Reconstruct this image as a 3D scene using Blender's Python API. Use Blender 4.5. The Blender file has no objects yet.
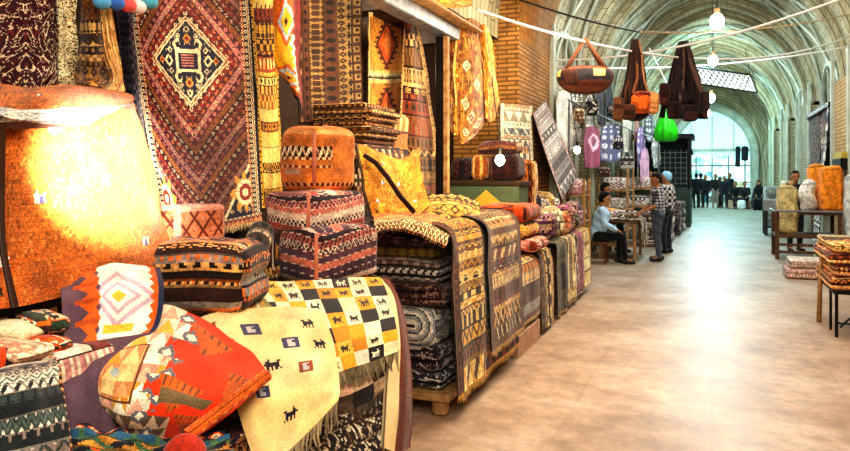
import bpy, math, random
import numpy as np
from mathutils import Vector, Matrix

# ------------------------------------------------------------------ camera
FPX, CX, HY = 700.0, 425.0, 175.0
YAW = math.radians(22.3)
CAMZ = 1.62
Fw = np.array([-math.sin(YAW), math.cos(YAW), 0.0])
Rt = np.array([math.cos(YAW), math.sin(YAW), 0.0])
Up = np.array([0.0, 0.0, 1.0])
C0 = np.array([0.0, 0.0, CAMZ])
scene = bpy.context.scene
col = scene.collection

def ray(px, py):
    return Fw + Rt * ((px - CX) / FPX) + Up * ((HY - py) / FPX)
def D(px, py, d): return C0 + ray(px, py) * d
def XP(px, py, X):
    r = ray(px, py); return C0 + r * (X / r[0])
def YP(px, py, Y):
    r = ray(px, py); return C0 + r * (Y / r[1])
def ZP(px, py, Z):
    r = ray(px, py); return C0 + r * ((Z - CAMZ) / r[2])

cd = bpy.data.cameras.new('camera')
cam = bpy.data.objects.new('camera', cd); col.objects.link(cam)
cam.location = C0
cam.rotation_euler = (math.pi / 2, 0, YAW)
cd.sensor_width = 36.0
cd.lens = FPX / 850.0 * 36.0
cd.shift_y = -(225.5 - HY) / 850.0
cd.clip_end = 300
scene.camera = cam

# ------------------------------------------------------------------ colour
def hx(s):
    s = s.lstrip('#')
    return np.array([int(s[i:i + 2], 16) / 255.0 for i in (0, 2, 4)])
def lin(c):
    c = np.clip(np.asarray(c, float), 0, 1)
    return np.where(c <= 0.04045, c / 12.92, ((c + 0.055) / 1.055) ** 2.4)
def PAL(s): return np.array([hx(k) for k in s.split()])

# ------------------------------------------------------------------ materials
def new_mat(name):
    m = bpy.data.materials.new(name); m.use_nodes = True
    nt = m.node_tree
    return m, nt, nt.nodes['Principled BSDF']
def N(nt, t, **kw):
    n = nt.nodes.new(t)
    for k, v in kw.items(): setattr(n, k, v)
    return n
def woven(name, rough=0.95, nscale=260.0, bump=0.35, amp=0.22, sheen=0.15):
    m, nt, b = new_mat(name); L = nt.links.new
    a = N(nt, 'ShaderNodeAttribute', attribute_name='Col')
    tc = N(nt, 'ShaderNodeTexCoord')
    n = N(nt, 'ShaderNodeTexNoise'); n.inputs['Scale'].default_value = nscale; n.inputs['Detail'].default_value = 3
    L(tc.outputs['Object'], n.inputs['Vector'])
    n2 = N(nt, 'ShaderNodeTexNoise'); n2.inputs['Scale'].default_value = 9; n2.inputs['Detail'].default_value = 4
    L(tc.outputs['Object'], n2.inputs['Vector'])
    ad = N(nt, 'ShaderNodeMath', operation='ADD'); L(n.outputs['Fac'], ad.inputs[0]); L(n2.outputs['Fac'], ad.inputs[1])
    mr = N(nt, 'ShaderNodeMapRange'); mr.inputs['From Min'].default_value = 0.6; mr.inputs['From Max'].default_value = 1.4
    mr.inputs['To Min'].default_value = 1 - amp * 1.6; mr.inputs['To Max'].default_value = 1 + amp * 1.3
    L(ad.outputs[0], mr.inputs['Value'])
    mx = N(nt, 'ShaderNodeVectorMath', operation='SCALE'); L(a.outputs['Color'], mx.inputs[0]); L(mr.outputs['Result'], mx.inputs['Scale'])
    L(mx.outputs['Vector'], b.inputs['Base Color'])
    b.inputs['Roughness'].default_value = rough
    b.inputs['Sheen Weight'].default_value = sheen
    b.inputs['Specular IOR Level'].default_value = 0.15
    bp = N(nt, 'ShaderNodeBump'); bp.inputs['Strength'].default_value = bump; bp.inputs['Distance'].default_value = 0.004
    L(n.outputs['Fac'], bp.inputs['Height']); L(bp.outputs['Normal'], b.inputs['Normal'])
    return m
def plain(name, c, rough=0.6, metal=0.0, nscale=12.0, amp=0.25, c2=None, spec=0.4, bump=0.1):
    m, nt, b = new_mat(name); L = nt.links.new
    tc = N(nt, 'ShaderNodeTexCoord')
    n = N(nt, 'ShaderNodeTexNoise'); n.inputs['Scale'].default_value = nscale; n.inputs['Detail'].default_value = 6
    L(tc.outputs['Object'], n.inputs['Vector'])
    r = N(nt, 'ShaderNodeValToRGB')
    ca = lin(hx(c)); cb = lin(hx(c2)) if c2 else ca * (1 + amp)
    ca2 = ca if c2 else ca * (1 - amp)
    r.color_ramp.elements[0].position = 0.35; r.color_ramp.elements[1].position = 0.65
    r.color_ramp.elements[0].color = (*np.clip(ca2, 0, 1), 1); r.color_ramp.elements[1].color = (*np.clip(cb, 0, 1), 1)
    L(n.outputs['Fac'], r.inputs['Fac']); L(r.outputs['Color'], b.inputs['Base Color'])
    b.inputs['Roughness'].default_value = rough; b.inputs['Metallic'].default_value = metal
    b.inputs['Specular IOR Level'].default_value = spec
    if bump:
        bp = N(nt, 'ShaderNodeBump'); bp.inputs['Strength'].default_value = bump; bp.inputs['Distance'].default_value = 0.01
        L(n.outputs['Fac'], bp.inputs['Height']); L(bp.outputs['Normal'], b.inputs['Normal'])
    return m
def emit(name, c, s):
    m, nt, b = new_mat(name)
    b.inputs['Base Color'].default_value = (*lin(hx(c)), 1)
    b.inputs['Emission Color'].default_value = (*lin(hx(c)), 1); b.inputs['Emission Strength'].default_value = s
    tc = N(nt, 'ShaderNodeTexCoord'); n = N(nt, 'ShaderNodeTexNoise'); n.inputs['Scale'].default_value = 4
    nt.links.new(tc.outputs['Object'], n.inputs['Vector'])
    mr = N(nt, 'ShaderNodeMapRange'); mr.inputs['To Min'].default_value = s * 0.8; mr.inputs['To Max'].default_value = s * 1.2
    nt.links.new(n.outputs['Fac'], mr.inputs['Value']); nt.links.new(mr.outputs['Result'], b.inputs['Emission Strength'])
    return m
def brick(name, c1, c2, mortar, scale=1.0, bw=0.24, bh=0.075, dirt=0.5, bump=0.5):
    m, nt, b = new_mat(name); L = nt.links.new
    uv = N(nt, 'ShaderNodeUVMap', uv_map='UVMap')
    br = N(nt, 'ShaderNodeTexBrick')
    br.inputs['Color1'].default_value = (*lin(hx(c1)), 1); br.inputs['Color2'].default_value = (*lin(hx(c2)), 1)
    br.inputs['Mortar'].default_value = (*lin(hx(mortar)), 1)
    br.inputs['Scale'].default_value = scale; br.inputs['Brick Width'].default_value = bw; br.inputs['Row Height'].default_value = bh
    br.inputs['Mortar Size'].default_value = 0.012; br.inputs['Bias'].default_value = -0.1
    L(uv.outputs['UV'], br.inputs['Vector'])
    n = N(nt, 'ShaderNodeTexNoise'); n.inputs['Scale'].default_value = 0.9; n.inputs['Detail'].default_value = 9; n.inputs['Roughness'].default_value = 0.7
    L(uv.outputs['UV'], n.inputs['Vector'])
    mr = N(nt, 'ShaderNodeMapRange'); mr.inputs['From Min'].default_value = 0.3; mr.inputs['From Max'].default_value = 0.7
    mr.inputs['To Min'].default_value = 1 - dirt; mr.inputs['To Max'].default_value = 1.15
    L(n.outputs['Fac'], mr.inputs['Value'])
    mx = N(nt, 'ShaderNodeVectorMath', operation='SCALE'); L(br.outputs['Color'], mx.inputs[0]); L(mr.outputs['Result'], mx.inputs['Scale'])
    L(mx.outputs['Vector'], b.inputs['Base Color']); b.inputs['Roughness'].default_value = 0.9
    bp = N(nt, 'ShaderNodeBump'); bp.inputs['Strength'].default_value = bump; bp.inputs['Distance'].default_value = 0.02
    L(br.outputs['Fac'], bp.inputs['Height']); bp.invert = True
    L(bp.outputs['Normal'], b.inputs['Normal'])
    return m

M_RUG = woven('woven_wool')
M_CLOTH = woven('soft_cloth', nscale=160, bump=0.15, amp=0.12)
M_COAT = woven('painted_surface', rough=0.6, nscale=30, bump=0.05, amp=0.12, sheen=0.0)
M_WOOD = plain('old_wood', '#6b4526', 0.6, nscale=20, c2='#3d2413')
M_PALEWOOD = plain('pale_wood', '#b9915c', 0.6, nscale=20, c2='#8a6238')
M_IRON = plain('dark_iron', '#1d1b1b', 0.45, 0.6)
M_STEEL = plain('grey_steel', '#6c7076', 0.4, 0.5, c2='#8f9298')
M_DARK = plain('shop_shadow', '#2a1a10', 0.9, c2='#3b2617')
M_STONE = plain('pink_stone', '#c9a287', 0.85, nscale=8, c2='#a58772', bump=0.4)
M_CABLE = plain('white_cable', '#f2f3f2', 0.5, amp=0.03)
M_BLACKCABLE = plain('black_cable', '#2b2622', 0.5)
M_TANCABLE = plain('tan_cable', '#c7a877', 0.6)
M_SKIN = plain('skin', '#b07a56', 0.55, nscale=6, amp=0.08, bump=0.03)
M_HAIR = plain('black_hair', '#15110f', 0.5, nscale=60, amp=0.3)
M_SHOE = plain('black_shoe', '#17161a', 0.4)
M_EYE = plain('eye', '#1a120e', 0.2, bump=0)
M_BULB = emit('white_bulb', '#eef8ff', 60)
M_WARMBULB = emit('warm_bulb', '#fff3dc', 40)

# ------------------------------------------------------------------ mesh helpers
def obj(name, V, Fq, cols=None, mat=None, parent=None, smooth=True, uv=None):
    V = np.asarray(V, float).reshape(-1, 3).copy()
    me = bpy.data.meshes.new(name)
    if parent is not None:
        o0 = np.array(world_loc(parent))
    else:
        o0 = np.array([(V[:, 0].min() + V[:, 0].max()) / 2, (V[:, 1].min() + V[:, 1].max()) / 2, V[:, 2].min()])
    V -= o0
    if isinstance(Fq, np.ndarray):
        n = Fq.shape[0]; k = Fq.shape[1]
        me.vertices.add(len(V)); me.vertices.foreach_set('co', V.ravel().astype(np.float32))
        me.loops.add(n * k); me.loops.foreach_set('vertex_index', Fq.ravel().astype(np.int32))
        me.polygons.add(n); me.polygons.foreach_set('loop_start', (np.arange(n) * k).astype(np.int32))
        try: me.polygons.foreach_set('loop_total', np.full(n, k, np.int32))
        except Exception: pass
        me.update(calc_edges=True)
    else:
        me.from_pydata([tuple(v) for v in V], [], [tuple(f) for f in Fq]); n = len(me.polygons)
    if smooth: me.polygons.foreach_set('use_smooth', np.ones(len(me.polygons), bool))
    if cols is not None:
        c = np.asarray(cols, float)
        if c.ndim == 1: c = np.tile(c, (n, 1))
        at = me.attributes.new('Col', 'FLOAT_COLOR', 'FACE')
        rgba = np.ones((n, 4), np.float32); rgba[:, :3] = lin(c)
        at.data.foreach_set('color', rgba.ravel())
    if uv is not None:
        ul = me.uv_layers.new(name='UVMap')
        li = np.zeros(len(me.loops), np.int32); me.loops.foreach_get('vertex_index', li)
        ul.data.foreach_set('uv', np.asarray(uv, np.float32)[li].ravel())
    if mat: me.materials.append(mat)
    o = bpy.data.objects.new(name, me); col.objects.link(o)
    o.location = o0 if parent is None else (0, 0, 0)
    if parent is not None: o.parent = parent
    return o
_wl = {}
def world_loc(o):
    v = Vector(o.location)
    while o.parent is not None:
        o = o.parent; v = v + Vector(o.location)
    return v
def tag(o, label=None, cat=None, group=None, kind=None):
    if label: o['label'] = label
    if cat: o['category'] = cat
    if group: o['group'] = group
    if kind: o['kind'] = kind
    return o
def thing(name, label, cat, loc, group=None):
    o = bpy.data.objects.new(name, None); col.objects.link(o); o.location = tuple(loc); o.empty_display_size = 0.1
    return tag(o, label, cat, group)
def struct(o): o['kind'] = 'structure'; return o

class MB:
    "collects simple solids into one mesh"
    def __init__(s): s.v = []; s.f = []; s.c = []
    def add(s, V, Fc, c=None):
        b = len(s.v)
        s.v += [tuple(map(float, p)) for p in V]; s.f += [tuple(i + b for i in f) for f in Fc]
        s.c += [np.array([1, 1, 1.0]) if c is None else np.asarray(c)] * len(Fc)
        return s
    def box(s, lo, hi, c=None, bev=0.006, rot=0.0, piv=None):
        lo = np.array(lo, float); hi = np.array(hi, float); b = min(bev, 0.45 * (hi - lo).min())
        pts = []; fs = []
        # chamfered box : three quads rings
        x = [lo[0], lo[0] + b, hi[0] - b, hi[0]]; y = [lo[1], lo[1] + b, hi[1] - b, hi[1]]; z = [lo[2], lo[2] + b, hi[2] - b, hi[2]]
        def ring(zz, k):
            return [(x[k], y[0 if k else 1], zz), ]
        def oct_(a, zz):
            X0, X1, X2, X3 = (x[0], x[1], x[2], x[3]) if a else (x[1], x[1] + b * .5, x[2] - b * .5, x[2])
            Y0, Y1, Y2, Y3 = (y[0], y[1], y[2], y[3]) if a else (y[1], y[1] + b * .5, y[2] - b * .5, y[2])
            return [(X1, Y0, zz), (X2, Y0, zz), (X3, Y1, zz), (X3, Y2, zz), (X2, Y3, zz), (X1, Y3, zz), (X0, Y2, zz), (X0, Y1, zz)]
        pts = oct_(0, z[0]) + oct_(1, z[1]) + oct_(1, z[2]) + oct_(0, z[3])
        fs = [tuple(range(7, -1, -1)), tuple(range(24, 32))]
        for r in range(3):
            for i in range(8):
                j = (i + 1) % 8; fs.append((r * 8 + i, r * 8 + j, r * 8 + 8 + j, r * 8 + 8 + i))
        if rot:
            p0 = np.array(piv if piv is not None else (lo + hi) / 2); ca, sa = math.cos(rot), math.sin(rot)
            pts = [(p0[0] + (p[0] - p0[0]) * ca - (p[1] - p0[1]) * sa, p0[1] + (p[0] - p0[0]) * sa + (p[1] - p0[1]) * ca, p[2]) for p in pts]
        return s.add(pts, fs, c)
    def tube(s, pts, r, c=None, seg=8, r1=None):
        pts = [np.array(p, float) for p in pts]; n = len(pts); V = []; Fc = []
        prev = None
        for i, p in enumerate(pts):
            t = pts[min(i + 1, n - 1)] - pts[max(i - 1, 0)]; t = t / (np.linalg.norm(t) + 1e-9)
            if prev is None:
                a = np.array([0, 0, 1.0]) if abs(t[2]) < 0.9 else np.array([1.0, 0, 0])
                u = np.cross(t, a)
            else: u = prev - t * np.dot(prev, t)
            u = u / (np.linalg.norm(u) + 1e-9); w = np.cross(t, u); prev = u
            rr = r if r1 is None else r + (r1 - r) * i / (n - 1)
            for k in range(seg):
                a = 2 * math.pi * k / seg; V.append(p + (u * math.cos(a) + w * math.sin(a)) * rr)
        for i in range(n - 1):
            for k in range(seg):
                j = (k + 1) % seg; Fc.append((i * seg + k, i * seg + j, i * seg + seg + j, i * seg + seg + k))
        Fc.append(tuple(range(seg - 1, -1, -1))); Fc.append(tuple(range((n - 1) * seg, n * seg)))
        return s.add(V, Fc, c)
    def lathe(s, prof, cx, cy, c=None, seg=20, fold=0.0, nf=7):
        V = []; Fc = []
        for (r, z) in prof:
            for k in range(seg):
                a = 2 * math.pi * k / seg; rr = r * (1 + fold * math.sin(nf * a + z * 3))
                V.append((cx + rr * math.cos(a), cy + rr * math.sin(a), z))
        n = len(prof)
        for i in range(n - 1):
            for k in range(seg):
                j = (k + 1) % seg; Fc.append((i * seg + k, i * seg + j, i * seg + seg + j, i * seg + seg + k))
        Fc.append(tuple(range(seg - 1, -1, -1))); Fc.append(tuple(range((n - 1) * seg, n * seg)))
        return s.add(V, Fc, c)
    def ball(s, p, r, c=None, seg=14, sc=(1, 1, 1)):
        V = []; Fc = []; n = 8
        for i in range(n + 1):
            th = math.pi * (i + 0.02 if i == 0 else i - 0.02 if i == n else i) / n
            for k in range(seg):
                a = 2 * math.pi * k / seg
                V.append((p[0] + r * sc[0] * math.sin(th) * math.cos(a), p[1] + r * sc[1] * math.sin(th) * math.sin(a), p[2] + r * sc[2] * math.cos(th)))
        for i in range(n):
            for k in range(seg):
                j = (k + 1) % seg; Fc.append((i * seg + k, i * seg + seg + k, i * seg + seg + j, i * seg + j))
        return s.add(V, Fc, c)
    def build(s, name, mat, parent=None, smooth=False, col_=None):
        o = obj(name, s.v, s.f, np.array(s.c), mat, parent, smooth)
        return o

def cr(P, n, axis):
    "Catmull-Rom resample of control grid along an axis to n points"
    P = np.moveaxis(np.asarray(P, float), axis, 0); k = P.shape[0]
    if k == 2:
        t = np.linspace(0, 1, n); sh = (n,) + (1,) * (P.ndim - 1)
        out = P[0] * (1 - t).reshape(sh) + P[1] * t.reshape(sh)
        return np.moveaxis(out, 0, axis)
    Pe = np.concatenate([[2 * P[0] - P[1]], P, [2 * P[-1] - P[-2]]])
    t = np.linspace(0, k - 1, n); i = np.minimum(t.astype(int), k - 2); f = (t - i).reshape((n,) + (1,) * (P.ndim - 1))
    p0, p1, p2, p3 = Pe[i], Pe[i + 1], Pe[i + 2], Pe[i + 3]
    out = 0.5 * (2 * p1 + (p2 - p0) * f + (2 * p0 - 5 * p1 + 4 * p2 - p3) * f ** 2 + (3 * p1 - p0 - 3 * p2 + p3) * f ** 3)
    return np.moveaxis(out, 0, axis)

def snoise(nv, nu, cells, seed):
    r = np.random.RandomState(seed)
    g = r.rand(max(2, cells) + 1, max(2, cells) + 1)
    y = np.linspace(0, g.shape[0] - 1.001, nv); x = np.linspace(0, g.shape[1] - 1.001, nu)
    yi = y.astype(int); xi = x.astype(int); fy = (y - yi)[:, None]; fx = (x - xi)[None]
    fy = fy * fy * (3 - 2 * fy); fx = fx * fx * (3 - 2 * fx)
    a = g[yi][:, xi]; b = g[yi][:, xi + 1]; c = g[yi + 1][:, xi]; d = g[yi + 1][:, xi + 1]
    return (a * (1 - fx) + b * fx) * (1 - fy) + (c * (1 - fx) + d * fx) * fy

def patch(name, ctrl, cols, thick=0.008, parent=None, mat=None, wob=0.0, wcells=6, seed=1, fringe=None, fr_len=0.05, fr_col='#d9b980', ripple=None):
    """cloth surface through a grid of control points; one face per knot colour"""
    cols = np.asarray(cols); nv, nu = cols.shape[:2]
    P = cr(cr(ctrl, nv + 1, 0), nu + 1, 1)
    du = np.gradient(P, axis=1); dv = np.gradient(P, axis=0)
    nn = np.cross(du, dv); nn /= np.linalg.norm(nn, axis=2, keepdims=True) + 1e-9
    mid = P.mean((0, 1))
    if np.dot(nn[nv // 2, nu // 2], C0 - mid) < 0: nn = -nn
    if wob: P = P + nn * ((snoise(nv + 1, nu + 1, wcells, seed) - 0.5) * 2 * wob)[..., None]
    if ripple:
        amp, k, ph = ripple
        u = np.linspace(0, 1, nu + 1)[None]; v = np.linspace(0, 1, nv + 1)[:, None]
        P = P + nn * (amp * np.sin(2 * math.pi * k * u + ph + 1.2 * v) * (0.35 + 0.65 * v))[..., None]
    B = P - nn * thick
    nV = (nv + 1) * (nu + 1)
    idx = np.arange(nV).reshape(nv + 1, nu + 1)
    q = np.stack([idx[:-1, :-1], idx[:-1, 1:], idx[1:, 1:], idx[1:, :-1]], -1).reshape(-1, 4)
    if np.dot(np.cross(du[nv // 2, nu // 2], dv[nv // 2, nu // 2]), nn[nv // 2, nu // 2]) < 0: q = q[:, ::-1]
    qb = q[:, ::-1] + nV
    ring = np.concatenate([idx[0, :-1], idx[:-1, -1], idx[-1, :0:-1], idx[:0:-1, 0]])
    rn = np.roll(ring, -1)
    qr = np.stack([ring, ring + nV, rn + nV, rn], -1)
    rc = np.concatenate([cols[0], cols[:, -1], cols[-1, ::-1], cols[::-1, 0]])
    cc = np.concatenate([cols.reshape(-1, 3), cols.reshape(-1, 3) * 0.75, rc * 0.8])
    o = obj(name, np.concatenate([P.reshape(-1, 3), B.reshape(-1, 3)]), np.concatenate([q, qb, qr]), cc, mat or M_RUG, parent)
    if fringe:
        rng = np.random.RandomState(seed)
        for e in fringe:
            if e == 'b': E, Dn = P[-1], P[-1] - P[-2]
            elif e == 't': E, Dn = P[0], P[0] - P[1]
            elif e == 'l': E, Dn = P[:, 0], P[:, 0] - P[:, 1]
            else: E, Dn = P[:, -1], P[:, -1] - P[:, -2]
            Dn = Dn / (np.linalg.norm(Dn, axis=1, keepdims=True) + 1e-9)
            EL = np.linalg.norm(np.diff(E, axis=0), axis=1).sum(); ns = int(EL / 0.0065) + 2
            Er = cr(E, ns, 0); Dr = cr(Dn, ns, 0); V = []; Fc = []; cs = []
            fc = hx(fr_col)
            for i in range(ns):
                t = Er[min(i + 1, ns - 1)] - Er[max(i - 1, 0)]; t = t / (np.linalg.norm(t) + 1e-9)
                w = 0.0055; ln = fr_len * (0.7 + 0.5 * rng.rand()); dd = Dr[i] * 0.6 + np.array([0, 0, -0.8]) + t * rng.uniform(-.35, .35); dd /= np.linalg.norm(dd)
                p = Er[i] - Dr[i] * 0.004; mdl = p + dd * ln * 0.5 + rng.uniform(-.004, .004, 3); en = p + dd * ln + rng.uniform(-.008, .008, 3)
                ou = np.cross(t, dd) * 0.003
                b = len(V)
                V += [p - t * w, p + t * w, mdl + t * w + ou, mdl - t * w + ou, en + t * w * .4, en - t * w * .4]
                Fc += [(b, b + 1, b + 2, b + 3), (b + 3, b + 2, b + 4, b + 5)]; k = 0.75 + 0.4 * rng.rand()
                cs += [fc * k, fc * k * .9]
            obj('fringe', np.array(V), np.array(Fc), np.clip(np.array(cs), 0, 1), M_RUG, o, smooth=False)
    return o

def softbox(name, lo, hi, colfn, r=0.05, res=0.02, layers=0, bulge=0.012, rot=0.0, parent=None, mat=None, sag=0.0, seed=1, puff=0.0, tilt=(0, 0), squash=1.0):
    """rounded soft block (folded rug, sack, bag). colfn(key, nu, nv, w, h) -> colours, v=0 at the top"""
    lo = np.array(lo, float); hi = np.array(hi, float); c = (lo + hi) / 2; h = (hi - lo) / 2; r = min(r, h.min() * 0.98)
    Vs = []; Fs = []; Cs = []; base = 0
    for key in ('y-', 'y+', 'x+', 'x-', 'z+', 'z-'):
        a = 'xyz'.index(key[0]); sg = 1 if key[1] == '+' else -1
        ua, va = {0: (1, 2), 1: (0, 2), 2: (0, 1)}[a]
        nu = int(max(4, min(90, 2 * h[ua] / res))); nv = int(max(4, min(90, 2 * h[va] / res)))
        u = np.linspace(-1, 1, nu + 1)
        v = np.linspace(1, -1, nv + 1)
        # denser near the rim so the rounding is smooth
        Uu, Vv = np.meshgrid(u, v)
        P = np.zeros((nv + 1, nu + 1, 3)); P[..., ua] = Uu * h[ua]; P[..., va] = Vv * h[va]; P[..., a] = sg * h[a]
        inner = np.clip(P, -(h - r), h - r); d = P - inner; L = np.linalg.norm(d, axis=2, keepdims=True) + 1e-9
        Nn = d / L
        P = inner + Nn * r
        Q = P.copy()
        if layers:
            zf = np.clip((P[..., 2] + h[2]) / (2 * h[2]), 0, 1)
            g = np.abs(np.sin(math.pi * layers * zf)) ** 0.6 - 1
            hor = Nn * np.array([1, 1, 0])
            Q = Q + hor * (g * bulge * 2)[..., None]
        if puff:
            fx = 1 - (P[..., 0] / h[0]) ** 2; fy = 1 - (P[..., 1] / h[1]) ** 2; fz = 1 - (P[..., 2] / h[2]) ** 2
            Q[..., 0] += np.sign(P[..., 0]) * puff * fy * fz * np.abs(Nn[..., 0]); Q[..., 1] += np.sign(P[..., 1]) * puff * fx * fz * np.abs(Nn[..., 1])
            Q[..., 2] += np.sign(P[..., 2]) * puff * fx * fy * np.abs(Nn[..., 2])
        if sag:
            x, y, z = Q[..., 0], Q[..., 1], Q[..., 2]
            s1 = np.sin(x * 9 + seed) * np.cos(y * 7 + seed * 2.1) + 0.6 * np.sin(x * 17 + y * 13 + seed * 3.3)
            Q[..., 2] += sag * s1 * np.clip((z + h[2]) / (2 * h[2]), 0.1, 1)
            s2 = np.sin(z * 15 + seed) + 0.7 * np.sin((x + y) * 12 + seed * 1.7)
            Q[..., 0] += sag * 0.7 * s2; Q[..., 1] += sag * 0.7 * np.cos(z * 13 + x * 6 + seed)
        Q[..., 2] += Q[..., 0] * tilt[0] + Q[..., 1] * tilt[1]
        if squash != 1.0:
            k = 1 + (squash - 1) * np.clip((P[..., 2] + h[2]) / (2 * h[2]), 0, 1)
            Q[..., 0] *= k; Q[..., 1] *= k
        ca, sa = math.cos(rot), math.sin(rot)
        W = np.stack([Q[..., 0] * ca - Q[..., 1] * sa, Q[..., 0] * sa + Q[..., 1] * ca, Q[..., 2]], -1) + c
        idx = np.arange((nu + 1) * (nv + 1)).reshape(nv + 1, nu + 1) + base
        q = np.stack([idx[:-1, :-1], idx[1:, :-1], idx[1:, 1:], idx[:-1, 1:]], -1).reshape(-1, 4)
        flip = (sg == 1) if a == 1 else (sg == -1)
        if flip: q = q[:, ::-1]
        cc = colfn(key, nu, nv, 2 * h[ua], 2 * h[va])
        if (a == 1 and sg == 1) or (a == 0 and sg == -1): cc = cc[:, ::-1]
        Vs.append(W.reshape(-1, 3)); Fs.append(q); Cs.append(np.asarray(cc).reshape(-1, 3)); base += (nu + 1) * (nv + 1)
    V = np.concatenate(Vs); Fq = np.concatenate(Fs)
    # weld seams
    key = np.round(V, 4); _, first, inv = np.unique(key, axis=0, return_index=True, return_inverse=True)
    V = V[first]; Fq = np.asarray(inv).reshape(-1)[Fq]
    return obj(name, V, Fq, np.concatenate(Cs), mat or M_RUG, parent)

def roll(name, p0, p1, r, body, parent=None, mat=None, flat=1.0, endcols=('#d8c09a', '#3a2418'), turns=5, seg=36):
    """rolled rug between two points; body = (n,seg,3) colours"""
    p0 = np.array(p0, float); p1 = np.array(p1, float); t = p1 - p0; Ln = np.linalg.norm(t); t /= Ln
    a = np.array([0, 0, 1.0]); u = np.cross(t, a); u /= np.linalg.norm(u); w = np.cross(u, t)
    n = body.shape[0]; V = []; Fs = []; Cs = []
    th = np.linspace(0, 2 * math.pi, seg + 1)[:-1]
    rings = [p0 + t * Ln * i / n for i in range(n + 1)]
    for p in rings:
        for k in th: V.append(p + u * math.cos(k) * r + w * math.sin(k) * r * flat)
    for i in range(n):
        for k in range(seg):
            j = (k + 1) % seg; Fs.append((i * seg + k, i * seg + seg + k, i * seg + seg + j, i * seg + j)); Cs.append(body[i, k * body.shape[1] // seg])
    e0, e1 = hx(endcols[0]), hx(endcols[1]); nr = turns * 3
    for side in (0, 1):
        pc = rings[0] if side == 0 else rings[-1]; prev = list(range(side * n * seg, side * n * seg + seg))
        for q in range(nr):
            rr = r * (1 - (q + 1) / nr) + 0.001; cur = []
            for k in th:
                cur.append(len(V)); V.append(pc + (u * math.cos(k) * rr + w * math.sin(k) * rr * flat) + t * (0.004 if side == 0 else -0.004) * (q % 3))
            for k in range(seg):
                j = (k + 1) % seg; f = (prev[k], prev[j], cur[j], cur[k])
                Fs.append(f if side == 0 else f[::-1])
                Cs.append(e1 if ((q + (k / seg) * 3) % 3) < 1 else e0)
            prev = cur
    return obj(name, np.array(V), np.array(Fs), np.array(Cs), mat or M_RUG, parent)
# ------------------------------------------------------------------ woven patterns (colour per knot)
def G(nu, nv):
    return np.meshgrid((np.arange(nu) + .5) / nu, (np.arange(nv) + .5) / nv)
def fr(x): return x - np.floor(x)
def tri(x): return 2 * np.abs(fr(x) - .5)
def jit(c, seed=0, a=0.16, b=0.14):
    seed = int(seed)
    nv, nu = c.shape[:2]; r = np.random.RandomState(seed + 77)
    k = 1 + a * (r.rand(nv, nu) - .5) * 2 + b * (snoise(nv, nu, 9, seed + 5) - .5) * 2
    return np.clip(c * k[..., None], 0, 1)
def fill(nu, nv, c): return np.tile(np.asarray(c, float), (nv, nu, 1))

def motif(kind, U, b, k, c0, c1, c2):
    out = np.empty(U.shape + (3,)); out[:] = c0
    x = fr(U * k); xc = np.abs(x - .5); bc = np.abs(b - .5)
    if kind == 1: out[(xc ** 2 + (bc * .8) ** 2) < .07] = c1
    elif kind == 2:
        d = np.abs(tri(U * k) * .7 + .15 - b); out[d < .16] = c1; out[d > .55] = c2
    elif kind == 3:
        s = xc + bc; out[s < .46] = c1; out[s < .28] = c2; out[s < .12] = c0
    elif kind == 4: out[((U * k * 2).astype(int) + (b * 2).astype(int)) % 2 == 0] = c1
    elif kind == 5: out[b < tri(U * k)] = c1
    elif kind == 6: out[x < .45] = c1
    elif kind == 7:
        out[(xc < .32) & (bc < .32)] = c1; out[(xc < .16) & (bc < .16)] = c2
    elif kind == 8:
        out[np.abs(fr(U * k + b * .5) - .5) < .2] = c1; out[np.abs(fr(U * k - b * .5) - .5) < .1] = c2
    elif kind == 9:
        h = ((xc < .12) | ((bc > .25) & (bc < .4) & (xc < .38))); out[h] = c1
    return out

def kilim(nu, nv, seed, pal, bands=14, vert=False, border=0.0, k=8, kinds=(0, 1, 2, 3, 4, 5, 6, 7, 8, 9), bcol=None, thin=True):
    if vert: return np.swapaxes(kilim(nv, nu, seed, pal, bands, False, border, k, kinds, bcol, thin), 0, 1)
    r = np.random.RandomState(seed); U, V = G(nu, nv); out = np.zeros((nv, nu, 3))
    e = np.cumsum(r.choice([.5, 1, 1, 1.6], bands)); e = np.concatenate([[0], e / e[-1]])
    for i in range(bands):
        m = (V >= e[i]) & (V < e[i + 1]); b = (V - e[i]) / (e[i + 1] - e[i])
        ci = r.choice(len(pal), 3, replace=len(pal) < 3)
        kk = k * r.choice([.6, 1, 1, 1.5])
        c = motif(r.choice(kinds), U, b, kk, pal[ci[0]], pal[ci[1]], pal[ci[2]])
        if thin:
            s = pal[r.randint(len(pal))] * .6; c[(b < .1)] = s
        out[m] = c[m]
    if border:
        bc = pal[0] if bcol is None else bcol
        for m, x in ((U < border, U / border), (U > 1 - border, (1 - U) / border)):
            c = motif(3, V, np.clip(x, 0, 1), nv / max(3, border * nu) * .9, bc, pal[-1], pal[len(pal) // 2]); c[x < .15] = pal[0] * .4; c[x > .88] = pal[-1]
            out[m] = c[m]
    return jit(out, seed)

def floral(nu, nv, seed, bg, fg, mid, sc=5.0, sym=True, dens=.12):
    U, V = G(nu, nv); asp = nv / nu
    x = np.abs(U - .5) * 2 if sym else U
    y = V * asp * 2
    w = np.sin(6.3 * y + 2 * np.sin(5 * x + seed)) * .35; z = np.cos(7.1 * x + 1.7 * np.sin(4 * y + seed)) * .35
    f = np.sin(sc * 2.2 * (x + w) + seed) + np.cos(sc * 2.1 * (y + z)) 
    g = np.sin(sc * 4.3 * (x - z)) * np.cos(sc * 4.1 * (y + w))
    out = fill(nu, nv, bg); out[g > .55] = mid; out[np.abs(f) < dens] = fg; out[g < -.82] = fg * .85
    return jit(out, seed)

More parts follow.
